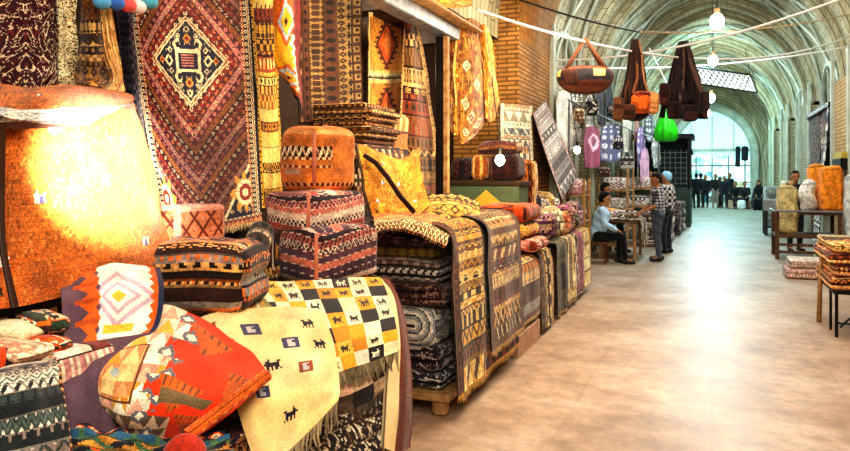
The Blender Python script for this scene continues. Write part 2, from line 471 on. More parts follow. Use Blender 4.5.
def medallion(nu, nv):
    U, V = G(nu, nv); r = np.random.RandomState(4)
    maroon, rust, orange, pink, cream, navy, gold, black = PAL('#4f1a24 #85281e #c46a34 #bd7468 #ecd0a0 #1d1c30 #cf9440 #1c1519')
    asp = 1.75
    x = U - .5; y = (V - .355) * asp
    out = fill(nu, nv, rust)
    d = np.abs(x) * 1.05 + np.abs(y) * 1.0
    band = np.floor(d * 19)
    pal = [rust, maroon, pink * .92, maroon, orange * .85, maroon * .8]
    for i in range(0, 24):
        m = band == i; out[m] = pal[i % 6]
    s = np.where(x * y > 0, np.abs(y) * .9 - np.abs(x) * 1.12, np.abs(x) * 1.12 - np.abs(y) * .9)
    t = (np.abs(y) * 1.0 - np.abs(x) * 1.05) * 12.5
    bb = d * 19 - band
    loz = np.abs(fr(t) - .5) + np.abs(bb - .5)
    lc = [cream, orange, cream, pink, gold, cream]
    for i in range(24):
        m = (band == i) & (loz < (.36 if i % 2 else .30)); out[m] = lc[i % 6] * (.95 if i % 2 else .85)
        m = (band == i) & (loz < .17); out[m] = pal[(i + 3) % 6] if i % 2 else maroon
    out *= np.where(band > 9, .72, 1.0)[..., None]
    # central dark lozenge
    dd = np.abs(x) / .285 + np.abs(y) / .245
    out[dd < 1.10] = cream; out[dd < 1.05] = rust; out[dd < 1.01] = cream; out[dd < .95] = navy
    m = dd < .93
    q = (np.abs(fr(x * 26) - .5) + np.abs(fr(y * 26) - .5)); out[m & (q < .24)] = cream * .7
    ax, ay = np.abs(x), np.abs(y)
    box = (ax < .10) & (ay < .065); out[box] = cream; out[(ax < .075) & (ay < .045)] = navy
    out[(ax < .05) & (ay < .032)] = pink; out[(ax < .05) & (np.abs(fr(y * 60) - .5) < .2) & (ay < .032)] = navy
    for (px, py, w, c) in ((0, .125, .036, gold), (0, .185, .024, cream), (.155, 0, .035, cream), (.215, 0, .025, gold), (.14, .06, .02, cream), (.07, .145, .018, cream)):
        q = np.abs(ax - px) + np.abs(ay - py); out[q < w] = c; out[q < w * .55] = navy if c is cream else rust
    hook = (np.abs(np.hypot(ax - .075, ay - .09) - .028) < .010) & (ax > .06); out[hook] = cream
    # corner field below
    k = ((V - .955) * 2.4 + np.abs(x) * 1.0)
    cn = (np.abs(x) * .95 + (V - .5) * 1.0 > .64) & (V > .55)
    out[cn] = navy
    q = np.abs(fr(U * 14) - .5) + np.abs(fr(V * 24) - .5); out[cn & (q < .26)] = cream * .75; out[cn & (q < .1)] = rust
    e = np.abs(np.abs(x) * .95 + (V - .5) - .64) < .012; out[e & (V > .55)] = cream
    rose = np.hypot((ax - .37) / .10, (V - .86) / .075)
    an = np.arctan2(V - .86, ax - .37)
    out[rose < 1 + .25 * np.cos(an * 8)] = gold; out[rose < .75] = cream; out[rose < .5] = rust; out[rose < .25] = cream
    # borders
    for (a, b, c0, c1, c2) in ((.0, .018, navy, navy, navy), (.018, .036, cream, maroon, rust), (.036, .072, navy, cream, rust), (.072, .088, orange, maroon, cream)):
        for z, other in ((U, V), (1 - U, V)):
            m = (z >= a) & (z < b); c = motif(3, other, np.clip((z - a) / (b - a), 0, 1), 46, c0, c1, c2); out[m] = c[m]
    zz = (1 - V) * asp
    for (a, b, c0, c1, c2) in ((.0, .02, orange, gold, cream), (.02, .045, rust, cream, rust), (.045, .06, cream, maroon, rust)):
        m = (zz >= a) & (zz < b); c = motif(3, U, np.clip((zz - a) / (b - a), 0, 1), 26, c0, c1, c2); out[m] = c[m]
    return jit(out, 3, .2, .15)

GOAT = ["..#.....", ".##...##", "#######.", ".######.", ".#.#.##.", ".#.#.#.#"]
def stamp(out, u, v, w, h, c, bmp=None, flip=False):
    nv, nu = out.shape[:2]; U, V = G(nu, nv)
    m = (np.abs(U - u) < w / 2) & (np.abs(V - v) < h / 2)
    if bmp is None: out[m] = c; return
    a = np.array([[ch == '#' for ch in row] for row in bmp])
    if flip: a = a[:, ::-1]
    yi = np.clip(((V - v + h / 2) / h * a.shape[0]).astype(int), 0, a.shape[0] - 1); xi = np.clip(((U - u + w / 2) / w * a.shape[1]).astype(int), 0, a.shape[1] - 1)
    out[m & a[yi, xi]] = c
def dia(out, u, v, w, h, c):
    nv, nu = out.shape[:2]; U, V = G(nu, nv); out[(np.abs(U - u) / w * 2 + np.abs(V - v) / h * 2) < 1] = c

def gabbeh_orange(nu, nv):
    o1, o2, o3 = PAL('#c4641c #a84a14 #d68436'); n = snoise(nv, nu, 5, 3)[..., None]; s = snoise(nv, nu, 30, 8)[..., None]
    out = o1 * (1 - n) + o2 * n; out = out * (1 - .4 * s) + o3 * .4 * s
    r = np.random.RandomState(2); U, V = G(nu, nv)
    streak = np.repeat(r.rand(nv, 1), nu, 1); out *= (0.9 + .2 * streak)[..., None]
    spk = r.rand(nv // 3 + 1, nu // 2 + 1); spk = np.repeat(np.repeat(spk, 3, 0), 2, 1)[:nv, :nu]
    low = snoise(nv, nu, 4, 12)
    out[(spk < .14) & (low > .4)] *= .78; out[(spk > .93)] = out[(spk > .93)] * .8 + np.array([1, .8, .45]) * .2
    edge = (U < .03); out[edge] = hx('#4a2c14')
    for (u, v) in ((.34, .55), (.62, .50), (.40, .26), (.20, .80), (.80, .80)):
        stamp(out, u, v, .05, .05, hx('#f3ead8'), GOAT); stamp(out, u + .006, v + .012, .018, .03, hx('#46415c'))
    stamp(out, .14, .93, .06, .05, hx('#2a1a12'), GOAT)
    return jit(out, 9, .22, .2)

def gabbeh_cream(nu, nv):
    n = snoise(nv, nu, 4, 21)[..., None]; out = hx('#f8dfa6') * (1 - n) + hx('#f2c47c') * n
    U, V = G(nu, nv)
    dk, br, nv_, or_ = PAL('#26262e #8a4a34 #39405a #d98a52')
    for (u, v, c, g) in ((.40, .17, nv_, 0), (.20, .26, or_, 1), (.62, .30, nv_, 0), (.46, .44, dk, 1), (.70, .50, br, 0), (.34, .60, nv_, 0), (.86, .32, dk, 1), (.55, .78, dk, 1), (.80, .16, dk, 1), (.12, .10, br, 1)):
        if g: stamp(out, u, v, .12, .075, c, GOAT, u > .5)
        else:
            stamp(out, u, v, .12, .085, c); stamp(out, u, v, .05, .05, hx('#b9b3b0')); stamp(out, u + .02, v - .01, .03, .015, c)
    return jit(out, 6, .08, .1)

def gabbeh_patch(nu, nv):
    U, V = G(nu, nv); r = np.random.RandomState(11)
    pal = PAL('#f1dfae #e9a52c #2d2a2b #efe3c2 #f0c14e #b9b2b4 #f4e6bd #d98c28')
    nx, ny = 11, 7; gx = (U * nx).astype(int); gy = (V * ny).astype(int)
    tab = r.randint(0, len(pal), (ny, nx))
    for j in range(ny):
        for i in range(nx):
            tab[j, i] = (2, 0, 1, 3)[(i + 2 * j + j // 2) % 4]
            if r.rand() < .25: tab[j, i] = r.choice([5, 4, 7, 6])
    tab[:, :3] = r.choice([0, 6, 4, 3, 7], (ny, 3))
    out = pal[tab[gy, gx]]
    # left end: large faded diamonds
    for (u, v, c) in ((.12, .35, '#8e8a86'), (.19, .35, '#c9c4c0'), (.30, .45, '#8c7f4a'), (.25, .2, '#b58a40'), (.09, .7, '#d9a24a')):
        dia(out, u, v, .13, .5, hx(c)); dia(out, u, v, .06, .25, hx('#e8dcc0'))
    for j in range(ny):
        for i in range(3, nx):
            if r.rand() < .5:
                dark = tab[j, i] == 2
                stamp(out, (i + .5) / nx, (j + .5) / ny, .055, .08, hx('#efe2c0') if dark else hx('#3a302c'), GOAT, r.rand() < .5)
    return jit(out, 8, .1, .1)

def redgeo(nu, nv):
    red, org, cream, pink, brn, gry, blk, gold = PAL('#e63a0e #e0671f #fff0d2 #f6b898 #6b3d22 #9a98a0 #2c2426 #f2b03e')
    U, V = G(nu, nv); out = fill(nu, nv, red)
    # left patchwork of triangles
    k = 9; gx = fr(U * k); gy = fr(V * k); ci = (np.floor(U * k) * 7 + np.floor(V * k) * 13).astype(int)
    p = np.array([cream, pink, cream, pink * .9, gold, cream])
    tr = p[ci % 6]; t2 = p[(ci + 2) % 6] * .88; t = np.where((gy > np.abs(gx - .5) * 2)[..., None], tr, t2)
    edge = .46 + .07 * (np.floor(V * 8) % 2) - .10 * V
    m = U < edge; out[m] = t[m]
    m = (V > .78) & (U < .62); out[m] = np.where((gy > np.abs(gx - .5) * 2)[..., None], hx('#d9bc98'), hx('#6a5440'))[m]
    q = np.maximum(np.abs(U - .20), np.abs(V - .52) * .8); m = (q < .15); out[m] = t[m] * np.array([1, .86, .66]); out[(q > .14) & (q < .152)] = brn
    dia(out, .20, .50, .08, .08, hx('#9fb0b5')); dia(out, .10, .18, .12, .10, gold); 
    # star border
    s = (np.abs(U - edge - .03) < .045); st = np.abs(fr(V * 7) - .5) + np.abs(U - edge - .03) * 7; out[s & (st < .42)] = gry * .7; out[s & (st < .2)] = cream
    # stepped triangles of rust on the field
    for (cx, cy, w, h) in ((.62, .18, .22, .2), (.60, .62, .26, .25), (.88, .45, .18, .3), (.78, .85, .3, .2)):
        y = (V - cy) / h; m = (np.abs(y) < .5) & (np.abs(U - cx) < w * (.5 - np.floor((y + .5) * 6) / 12)); out[m] = org * .85
        m2 = m & (fr(U * 26) < .3) & (np.abs(y) > .25); out[m2] = brn
    m = (np.abs(V - .62) < .05) & (U > .5) & (U < .82); out[m & (fr(U * 22) > V * 3 - fr(V * 3) * 1.5 - 1)] = hx('#6d5a3c')
    return jit(out, 5, .12, .1)

def purplerug(nu, nv):
    pur, org, wht, gold, mv = PAL('#5b4450 #e0601c #f4ead6 #ecb53a #c3a6b4')
    U, V = G(nu, nv); out = fill(nu, nv, pur)
    top = V < .58; v = V / .58
    z = .30 + .13 * tri(v * 4) ; z0 = .20 + .14 * tri(v * 4 + .3)
    out[(U > z0) & (U < z + .12) & top] = org
    zz = (fr(v * 4) < .25) & (U > .1) & (U < .46); out[zz & top & (U > .16)] = org * .8
    w0 = .46 + .03 * tri(v * 8); w1 = .93 - .03 * tri(v * 8); m = (U > w0) & (U < w1) & top; out[m] = wht
    q = np.abs(U - .67) * 2.1 + np.abs(v - .5) * 1.6
    out[m & (np.abs(q - .55) < .06)] = mv; out[m & (np.abs(q - .32) < .05)] = mv; out[m & (q < .14)] = gold
    out[m & (np.abs(v - .88) < .05) & (np.abs(U - .67) < .14)] = gold
    out[(U > w1) & top] = org; out[(U > .96) & top] = hx('#2c3350')
    return jit(out, 15, .12, .12)

def lattice(nu, nv, bg, fg, dot, k=6, border=.08):
    U, V = G(nu, nv); a = nv / nu; out = fill(nu, nv, bg)
    p = fr(U * k + V * k * a); q = fr(U * k - V * k * a); out[(np.abs(p - .5) < .09) | (np.abs(q - .5) < .09)] = fg
    out[(np.abs(p) < .14) & (np.abs(q) < .14)] = dot
    b = (U < border) | (U > 1 - border) | (V < border / a) | (V > 1 - border / a); out[b] = dot * .8 + bg * .2
    return jit(out, 31)

def sunpanel(nu, nv):
    U, V = G(nu, nv); bg, ed, br, ye = PAL('#e8963a #6e3517 #5a2410 #f4c878'); out = fill(nu, nv, bg)
    v2 = fr(V * 2)
    x = np.abs(U - .5); y = np.abs(v2 - .5); q = x * 2 + y * 1.55 ; sp = .14 * (fr(v2 * 12) > .5)
    out[q < .62 + sp] = br; out[q < .50] = hx('#d9601f'); out[q < .28] = hx('#e8832f')
    out[(x > .43)] = ed; out[(x > .46)] = ye; out[(y > .43)] = ye; out[(y > .47)] = hx('#e9d7a8')
    return jit(out, 12)

def speck(nu, nv, seed, bg, *fgs, dens=.3):
    r = np.random.RandomState(seed); out = fill(nu, nv, bg)
    for i, c in enumerate(fgs):
        n = snoise(nv, nu, int(10 + 6 * i + nu / 6), seed + i * 7); out[n > 1 - dens] = c
    return jit(out, seed)

# palettes
P_RED = PAL('#7a2320 #2a1a1f #d9893f #f0d6a0 #a8402a #46263a')
P_GOLD = PAL('#c98a35 #5a3216 #efc66e #8a4a1e #2c1c14 #f3dca2')
P_DARK = PAL('#221a1f #4a2a2a #8a5a34 #d9b888 #2e2b3d #6d2f28')
P_TRIBAL = PAL('#b8702c #2a1b18 #e9c079 #7d3a1f #4b2b24 #d8a14c')
P_PINK = PAL('#8d3a3c #d98a86 #2c2330 #f0dccb #b85a4c #5b3350')
P_GREY = PAL('#3a3a3e #8b8a88 #d9d2c4 #57504c #22201f #a39a8c')
P_BROWN = PAL('#4a2c1a #83522a #b98444 #2a1811 #dcb878 #66341d')
P_ORNG = PAL('#d8782c #9a3f18 #f0b85a #5a2a14 #f2d8a0 #c05a24')

def folded(seed, pal, layers, k=9, top=None):
    """a folded rug: every fold a band, the seams dark, motifs along each band"""
    def f(key, nu, nv, w, h):
        r = np.random.RandomState(seed)
        if key[0] == 'z':
            return kilim(nu, nv, seed + 3, pal if top is None else top, 9, k=k)
        U, V = G(nu, nv); out = np.zeros((nv, nu, 3)); L = layers
        for i in range(L):
            m = (V * L >= i) & (V * L < i + 1.001); b = fr(V * L)
            ci = r.choice(len(pal), 3, replace=False)
            c = motif(r.choice([1, 2, 3, 4, 6, 8, 9]), U, b, k * w / .5 * r.choice([.7, 1, 1.4]), pal[ci[0]], pal[ci[1]], pal[ci[2]])
            edge = np.minimum(b, 1 - b); c = np.where((edge < .16)[..., None], pal[ci[0]] * .35, c)
            out[m] = c[m]
        return jit(out, seed)
    return f
def bands_fn(seed, pal, n, k=8, vert=False, kinds=(0, 1, 2, 3, 4, 6, 8)):
    def f(key, nu, nv, w, h): return kilim(nu, nv, seed + ord(key[0]), pal, n, vert, 0, k * max(w, .1) / .4, kinds)
    return f
def plainfn(c, seed=0, a=.08, b=.12):
    c = hx(c)
    def f(key, nu, nv, w, h): return jit(fill(nu, nv, c), seed + ord(key[0]), a, b)
    return f
def spiral_fn(seed, pal, top):
    "rolled/folded rug whose near end shows the rolled layers"
    def f(key, nu, nv, w, h):
        if key[0] == 'y':
            U, V = G(nu, nv); x = (U - .5) * w; y = (V - .5) * h; xx = np.maximum(np.abs(x) - (w - h) / 2 * .9, 0)
            d = np.hypot(xx, y) / (h / 2); t = d * 2.6 + .5 * np.sign(x) * np.arctan2(y, xx + .02) / 3
            out = np.where((fr(t) < .16)[..., None], hx('#2c2a2c'), np.where((fr(t) < .55)[..., None], hx('#d8cdb8'), hx('#9a9c9a')))
            return jit(out, seed)
        return kilim(nu, nv, seed, pal, 7)
    return f

def floralfold(seed, bg, fg, mid, layers):
    bg, fg, mid = hx(bg), hx(fg), hx(mid)
    def f(key, nu, nv, w, h):
        out = floral(nu, nv, seed, bg, fg, mid, 7, False, .30)
        if key[0] != 'z':
            U, V = G(nu, nv); b = fr(V * layers + .10 * np.sin(U * 7 + seed)); out[np.minimum(b, 1 - b) < .13] = bg * .4
        return out
    return f
# ------------------------------------------------------------------ the vaulted hall
M_BRICK_Y = brick('ochre_brick', '#c98f42', '#a8702c', '#7a5222', bw=0.26, bh=0.062, dirt=0.6, bump=0.7)
M_BRICK_P = brick('pale_brick', '#c9bf9f', '#b3a787', '#8d8265', bw=0.30, bh=0.08, dirt=0.45)
M_BRICK_V = brick('vault_brick', '#cdc5a4', '#a39a78', '#7d7456', bw=0.42, bh=0.16, dirt=0.6, bump=1.0)
M_BRICK_R = brick('rib_brick', '#d3c9a6', '#b3a780', '#857a5c', bw=0.30, bh=0.12, dirt=0.45)
M_TANBRICK = brick('tan_brick', '#cda873', '#b98f58', '#8a6a3f', bw=0.26, bh=0.08, dirt=0.35)
M_PLASTER = plain('pale_plaster', '#c9cdbd', 0.9, nscale=3, c2='#a9b0a0', bump=0.2)

def floor_material():
    m, nt, b = new_mat('worn_stone_floor'); L = nt.links.new
    tc = N(nt, 'ShaderNodeTexCoord')
    n1 = N(nt, 'ShaderNodeTexNoise'); n1.inputs['Scale'].default_value = 1.1; n1.inputs['Detail'].default_value = 10; n1.inputs['Roughness'].default_value = 0.68
    L(tc.outputs['Object'], n1.inputs['Vector'])
    r = N(nt, 'ShaderNodeValToRGB'); e = r.color_ramp.elements
    e[0].position = 0.30; e[0].color = (*lin(hx('#8c725c')), 1); e[1].position = 0.72; e[1].color = (*lin(hx('#d8c6b2')), 1)
    k = r.color_ramp.elements.new(0.5); k.color = (*lin(hx('#ba9d84')), 1)
    L(n1.outputs['Fac'], r.inputs['Fac'])
    br = N(nt, 'ShaderNodeTexBrick'); br.inputs['Scale'].default_value = 1; br.inputs['Brick Width'].default_value = 0.9; br.inputs['Row Height'].default_value = 0.9
    br.inputs['Mortar Size'].default_value = 0.012; br.offset = 0.0
    br.inputs['Color1'].default_value = (1, 1, 1, 1); br.inputs['Color2'].default_value = (.90, .89, .89, 1); br.inputs['Mortar'].default_value = (.80, .77, .75, 1)
    L(tc.outputs['Object'], br.inputs['Vector'])
    mx = N(nt, 'ShaderNodeMix', data_type='RGBA', blend_type='MULTIPLY'); mx.inputs['Factor'].default_value = 0.55
    L(r.outputs['Color'], mx.inputs['A']); L(br.outputs['Color'], mx.inputs['B'])
    n2 = N(nt, 'ShaderNodeTexNoise'); n2.inputs['Scale'].default_value = 7; n2.inputs['Detail'].default_value = 8; n2.inputs['Roughness'].default_value = 0.75
    L(tc.outputs['Object'], n2.inputs['Vector'])
    r2 = N(nt, 'ShaderNodeValToRGB'); r2.color_ramp.elements[0].position = .38; r2.color_ramp.elements[1].position = .6
    r2.color_ramp.elements[0].color = (.50, .49, .50, 1); r2.color_ramp.elements[1].color = (1.05, 1.03, 1, 1)
    L(n2.outputs['Fac'], r2.inputs['Fac'])
    m2 = N(nt, 'ShaderNodeMix', data_type='RGBA', blend_type='MULTIPLY'); m2.inputs['Factor'].default_value = 0.6
    L(mx.outputs['Result'], m2.inputs['A']); L(r2.outputs['Color'], m2.inputs['B'])
    # cool far light is tinted into the floor colour farther down the hall
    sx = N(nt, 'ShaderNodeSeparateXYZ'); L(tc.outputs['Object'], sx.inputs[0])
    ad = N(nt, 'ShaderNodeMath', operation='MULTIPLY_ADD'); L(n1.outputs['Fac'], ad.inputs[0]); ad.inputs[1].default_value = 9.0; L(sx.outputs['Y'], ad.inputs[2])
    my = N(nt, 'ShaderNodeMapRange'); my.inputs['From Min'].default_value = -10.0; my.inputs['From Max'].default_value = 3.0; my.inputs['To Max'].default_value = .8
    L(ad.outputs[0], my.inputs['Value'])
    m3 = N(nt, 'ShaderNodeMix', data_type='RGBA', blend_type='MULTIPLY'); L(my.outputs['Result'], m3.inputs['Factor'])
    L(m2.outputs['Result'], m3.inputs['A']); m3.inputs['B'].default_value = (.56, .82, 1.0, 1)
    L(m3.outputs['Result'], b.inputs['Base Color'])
    mr = N(nt, 'ShaderNodeMapRange'); mr.inputs['To Min'].default_value = 0.30; mr.inputs['To Max'].default_value = 0.6
    L(n2.outputs['Fac'], mr.inputs['Value']); L(mr.outputs['Result'], b.inputs['Roughness'])
    b.inputs['Specular IOR Level'].default_value = 0.36
    bp = N(nt, 'ShaderNodeBump'); bp.inputs['Strength'].default_value = 0.12; bp.inputs['Distance'].default_value = 0.01
    L(n2.outputs['Fac'], bp.inputs['Height']); L(bp.outputs['Normal'], b.inputs['Normal'])
    return m

def sheet(name, P, mat, uv=None, parent=None, smooth=False):
    P = np.asarray(P, float); a, b = P.shape[:2]
    if uv is None:
        su = np.concatenate([np.zeros((a, 1)), np.cumsum(np.linalg.norm(np.diff(P, axis=1), axis=2), 1)], 1)
        sv = np.concatenate([np.zeros((1, b)), np.cumsum(np.linalg.norm(np.diff(P, axis=0), axis=2), 0)], 0)
        uv = np.stack([su, sv], -1)
    i = np.arange(a * b).reshape(a, b)
    q = np.stack([i[:-1, :-1], i[:-1, 1:], i[1:, 1:], i[1:, :-1]], -1).reshape(-1, 4)
    return obj(name, P.reshape(-1, 3), q, None, mat, parent, smooth, uv.reshape(-1, 2))
def uvbox(name, lo, hi, mat, parent=None):
    "box whose sides carry metre UVs"
    (x0, y0, z0), (x1, y1, z1) = lo, hi; V = []; F = []; UVs = []
    def face(p, ulen, u0=0, v0=0):
        b = len(V); V.extend(p); F.append((b, b + 1, b + 2, b + 3))
        w = np.linalg.norm(np.subtract(p[1], p[0])); h = np.linalg.norm(np.subtract(p[3], p[0]))
        UVs.extend([(u0, v0), (u0 + w, v0), (u0 + w, v0 + h), (u0, v0 + h)])
    face([(x0, y0, z0), (x1, y0, z0), (x1, y0, z1), (x0, y0, z1)], 0); face([(x1, y0, z0), (x1, y1, z0), (x1, y1, z1), (x1, y0, z1)], 0)
    face([(x1, y1, z0), (x0, y1, z0), (x0, y1, z1), (x1, y1, z1)], 0); face([(x0, y1, z0), (x0, y0, z0), (x0, y0, z1), (x0, y1, z1)], 0)
    face([(x0, y0, z1), (x1, y0, z1), (x1, y1, z1), (x0, y1, z1)], 0); face([(x0, y1, z0), (x1, y1, z0), (x1, y0, z0), (x0, y0, z0)], 0)
    return obj(name, np.array(V), np.array(F), None, mat, parent, False, np.array(UVs))

SP, AP, HS, HP = 3.5, 6.7, 2.75, 2.45        # springing, apex, half spans of web and pier
def arch(s, zs, za, n=16):
    h = za - zs; c = (h * h - s * s) / (2 * s); R = s + c; am = math.atan2(h, c); r = []
    for i in range(n + 1):
        a = am * i / n; r.append((-(R * math.cos(a) - c), zs + R * math.sin(a)))
    return r + [(-x, z) for x, z in r[-2::-1]]

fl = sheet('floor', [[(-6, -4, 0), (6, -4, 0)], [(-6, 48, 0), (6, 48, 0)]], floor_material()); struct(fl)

PIERS = [(3.4, 5.4), (9.4, 11.4), (15.4, 17.4), (21.4, 23.4), (27.4, 29.4), (33.4, 35.4)]
YE = 38.0
# web vault
ap = arch(HS, SP, AP); ys = np.arange(-2.5, YE + .01, .5)
struct(sheet('ceiling', [[(x, y, z) for x, z in ap] for y in ys], M_BRICK_V, smooth=True))
# transverse arches
t = 0
for (a, b) in PIERS:
    for (y0, y1) in (((a, b),) if a < 10 else ((a, a + .45), (b - .45, b))):
        t += 1; p = arch(HP if a < 10 else HP + .08, SP, AP - .22); po = arch(HS + .08, SP, AP + .06)
        rows = [[(x, y0, z) for x, z in po], [(x, y0, z) for x, z in p], [(x, y1, z) for x, z in p], [(x, y1, z) for x, z in po]]
        struct(sheet('trim_%d' % t, rows, M_BRICK_R if a > 10 else M_BRICK_Y))
# piers
for i, (a, b) in enumerate(PIERS):
    t += 1
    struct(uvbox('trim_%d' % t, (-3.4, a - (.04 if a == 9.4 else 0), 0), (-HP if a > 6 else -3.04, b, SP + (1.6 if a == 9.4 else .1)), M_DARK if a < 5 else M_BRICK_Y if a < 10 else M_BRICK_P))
    if a > 8:
        t += 1; struct(uvbox('trim_%d' % t, (HP, a, 0), (3.3, b, SP + .1), M_TANBRICK if a < 16 else M_BRICK_P))
# slim light pilasters on the pier edges
for (a, b) in PIERS[1:]:
    for sx in (-1, 1):
        for y in ((a, b) if a > 10 else (b,)):
            t += 1; x = sx * HP
            struct(uvbox('trim_%d' % t, (min(x, x - sx * .07), y - .09, 0), (max(x, x - sx * .07), y + .09, SP + .6), M_PLASTER))
# diagonal and edge ribs on the web between the arches
def vault_pt(f, y):
    n = len(ap) - 1; k = min(int(f * n), n - 1); w = f * n - k
    x = ap[k][0] * (1 - w) + ap[k + 1][0] * w; z = ap[k][1] * (1 - w) + ap[k + 1][1] * w
    return (x * .985, y, z - .03)
for (a, b) in ((11.4, 15.4), (17.4, 21.4), (23.4, 27.4), (29.4, 33.4), (35.4, 38.0)):
    m = MB()
    for s in (0, 1):
        for (f0, f1) in ((0.02, 1.0), (.22, .78), (-.3, .55)):
            pts = []
            for i in range(15):
                f = f0 + (f1 - f0) * i / 14; f = f if s == 0 else 1 - f
                if 0 <= f <= 1: pts.append(vault_pt(f, a + (b - a) * i / 14))
            if len(pts) > 2: m.tube(pts, .035, seg=6)
            pts = [(p[0], a + b - p[1], p[2]) for p in pts]
            if len(pts) > 2: m.tube(pts, .035, seg=6)
    t += 1; struct(m.build('trim_%d' % t, M_PLASTER))
# side walls: recessed bays with pointed blind arches
def bay_wall(side, a, b, mat, hole=None):
    x = side * HS
    return struct(sheet('wall_left' if side < 0 else 'wall_right', [[(x, a, 0), (x, b, 0)], [(x, a, SP + .02), (x, b, SP + .02)]], mat))
for (a, b) in ((11.4, 15.4), (17.4, 21.4), (23.4, 27.4), (29.4, 33.4), (35.4, 38.0)):
    for side in (-1, 1):
        bay_wall(side, a, b, M_BRICK_P)
        pa = arch((b - a) / 2 - .25, 2.5, 4.3, 10); m = MB(); x = side * (HS - .04); c = (a + b) / 2
        m.tube([(x, c - (b - a) / 2 + .25, 0)] + [(x - side * 0.0 if z < SP else side * (HS - .05 - (z - SP) * .12), c + yy, z) for yy, z in pa] + [(x, c + (b - a) / 2 - .25, 0)], .06, seg=6)
        t += 1; struct(m.build('trim_%d' % t, M_PLASTER))
struct(sheet('wall_right', [[(HS, -2.5, 0), (HS, 9.4, 0)], [(HS, -2.5, SP + .02), (HS, 9.4, SP + .02)]], M_TANBRICK))
struct(sheet('wall_right', [[(HS, 11.4, 0), (HS, 15.4, 0)], [(HS, 11.4, SP), (HS, 15.4, SP)]], M_TANBRICK)) if False else None
# near left: wall behind the hung rugs, then the open shop
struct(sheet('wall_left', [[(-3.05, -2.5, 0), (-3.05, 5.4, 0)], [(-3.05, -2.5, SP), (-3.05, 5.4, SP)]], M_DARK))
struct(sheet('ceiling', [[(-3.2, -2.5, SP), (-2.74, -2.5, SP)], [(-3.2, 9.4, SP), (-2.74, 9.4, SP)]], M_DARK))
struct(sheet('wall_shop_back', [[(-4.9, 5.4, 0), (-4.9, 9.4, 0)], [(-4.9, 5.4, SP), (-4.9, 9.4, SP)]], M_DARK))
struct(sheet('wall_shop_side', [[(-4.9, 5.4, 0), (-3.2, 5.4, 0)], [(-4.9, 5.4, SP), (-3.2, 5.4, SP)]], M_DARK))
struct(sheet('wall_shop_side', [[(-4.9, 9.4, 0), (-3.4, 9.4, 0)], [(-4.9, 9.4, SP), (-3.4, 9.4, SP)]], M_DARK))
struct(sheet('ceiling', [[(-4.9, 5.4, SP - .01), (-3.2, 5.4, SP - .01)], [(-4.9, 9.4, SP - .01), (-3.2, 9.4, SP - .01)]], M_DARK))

# far end wall with the great pointed doorway
inner = [(-1.8, 0)] + [(-1.8, 1.5)] + arch(1.8, 2.6, 4.85, 14) + [(1.8, 1.5), (1.8, 0)]
oa = arch(HS + .1, SP, AP + .1, 14); outer = [(-HS - .1, 0), (-HS - .1, 1.5)] + oa + [(HS + .1, 1.5), (HS + .1, 0)]
struct(sheet('wall_end', [[(x, YE, z) for x, z in inner], [(x * .5 + X * .5, YE, z * .5 + Z * .5) for (x, z), (X, Z) in zip(inner, outer)], [(X, YE, Z) for X, Z in outer]], M_BRICK_V))
ring = [(-1.8, 0)] + arch(1.8, 2.6, 4.85, 18) + [(1.8, 0)]; r2 = [(-2.12, 0)] + arch(2.12, 2.6, 5.28, 18) + [(2.12, 0)]
t += 1
struct(sheet('trim_%d' % t, [[(x * .97, YE + .3, z) for x, z in ring], [(x, YE - .15, z) for x, z in ring], [(x, YE - .18, z) for x, z in r2], [(x, YE + .05, z) for x, z in r2]], M_PLASTER))
# jambs, small dark opening beside the door
t += 1; m = MB(); m.box((1.62 + .95, YE - .05, 4.0), (2.57 + .28, YE + .02, 4.55)); struct(m.build('window_3', M_IRON))
# lit fanlight over a tie beam
M_FAN = emit('lit_fanlight_glass', '#a8dce2', 0.9)
fan = arch(1.79, 2.6, 4.84, 14)
struct(sheet('window_1', [[(x, YE + .32, z) for x, z in fan], [(x * .02, YE + .32, 2.6) for x, z in fan]], M_FAN))
m = MB(); m.box((-2.05, YE + .2, 2.8), (2.05, YE + .36, 2.95))
for x in (-1, 0, 1): m.box((x - .03, YE + .26, 2.95), (x + .03, YE + .31, 4.6 if x == 0 else 4.2))
t += 1; struct(m.build('trim_%d' % t, M_PLASTER))
# hall beyond and its glazed shopfront
def shop_glass():
    m, nt, b = new_mat('lit_shop_glass'); L = nt.links.new
    tc = N(nt, 'ShaderNodeTexCoord'); n = N(nt, 'ShaderNodeTexVoronoi'); n.inputs['Scale'].default_value = 2.6
    L(tc.outputs['Object'], n.inputs['Vector']); r = N(nt, 'ShaderNodeValToRGB')
    for p, c in ((.0, '#f2fdfb'), (.35, '#8fdde0'), (.6, '#d8f4ec'), (.85, '#2f8c94')):
        e = r.color_ramp.elements.new(p); e.color = (*lin(hx(c)), 1)
    sp = N(nt, 'ShaderNodeSeparateColor'); L(n.outputs['Color'], sp.inputs[0]); L(sp.outputs[0], r.inputs['Fac'])
    L(r.outputs['Color'], b.inputs['Emission Color']); L(r.outputs['Color'], b.inputs['Base Color']); b.inputs['Emission Strength'].default_value = .95
    b.inputs['Roughness'].default_value = .2
    return m
M_SHOPLIT = shop_glass()
struct(sheet('wall_far_left', [[(-3.2, YE, 0), (-3.2, 46, 0)], [(-3.2, YE, 5.6), (-3.2, 46, 5.6)]], M_PLASTER))
struct(sheet('wall_far_right', [[(3.2, YE, 0), (3.2, 46, 0)], [(3.2, YE, 5.6), (3.2, 46, 5.6)]], M_PLASTER))
struct(sheet('wall_far_back', [[(-3.2, 46, 0), (3.2, 46, 0)], [(-3.2, 46, 5.6), (3.2, 46, 5.6)]], M_PLASTER))
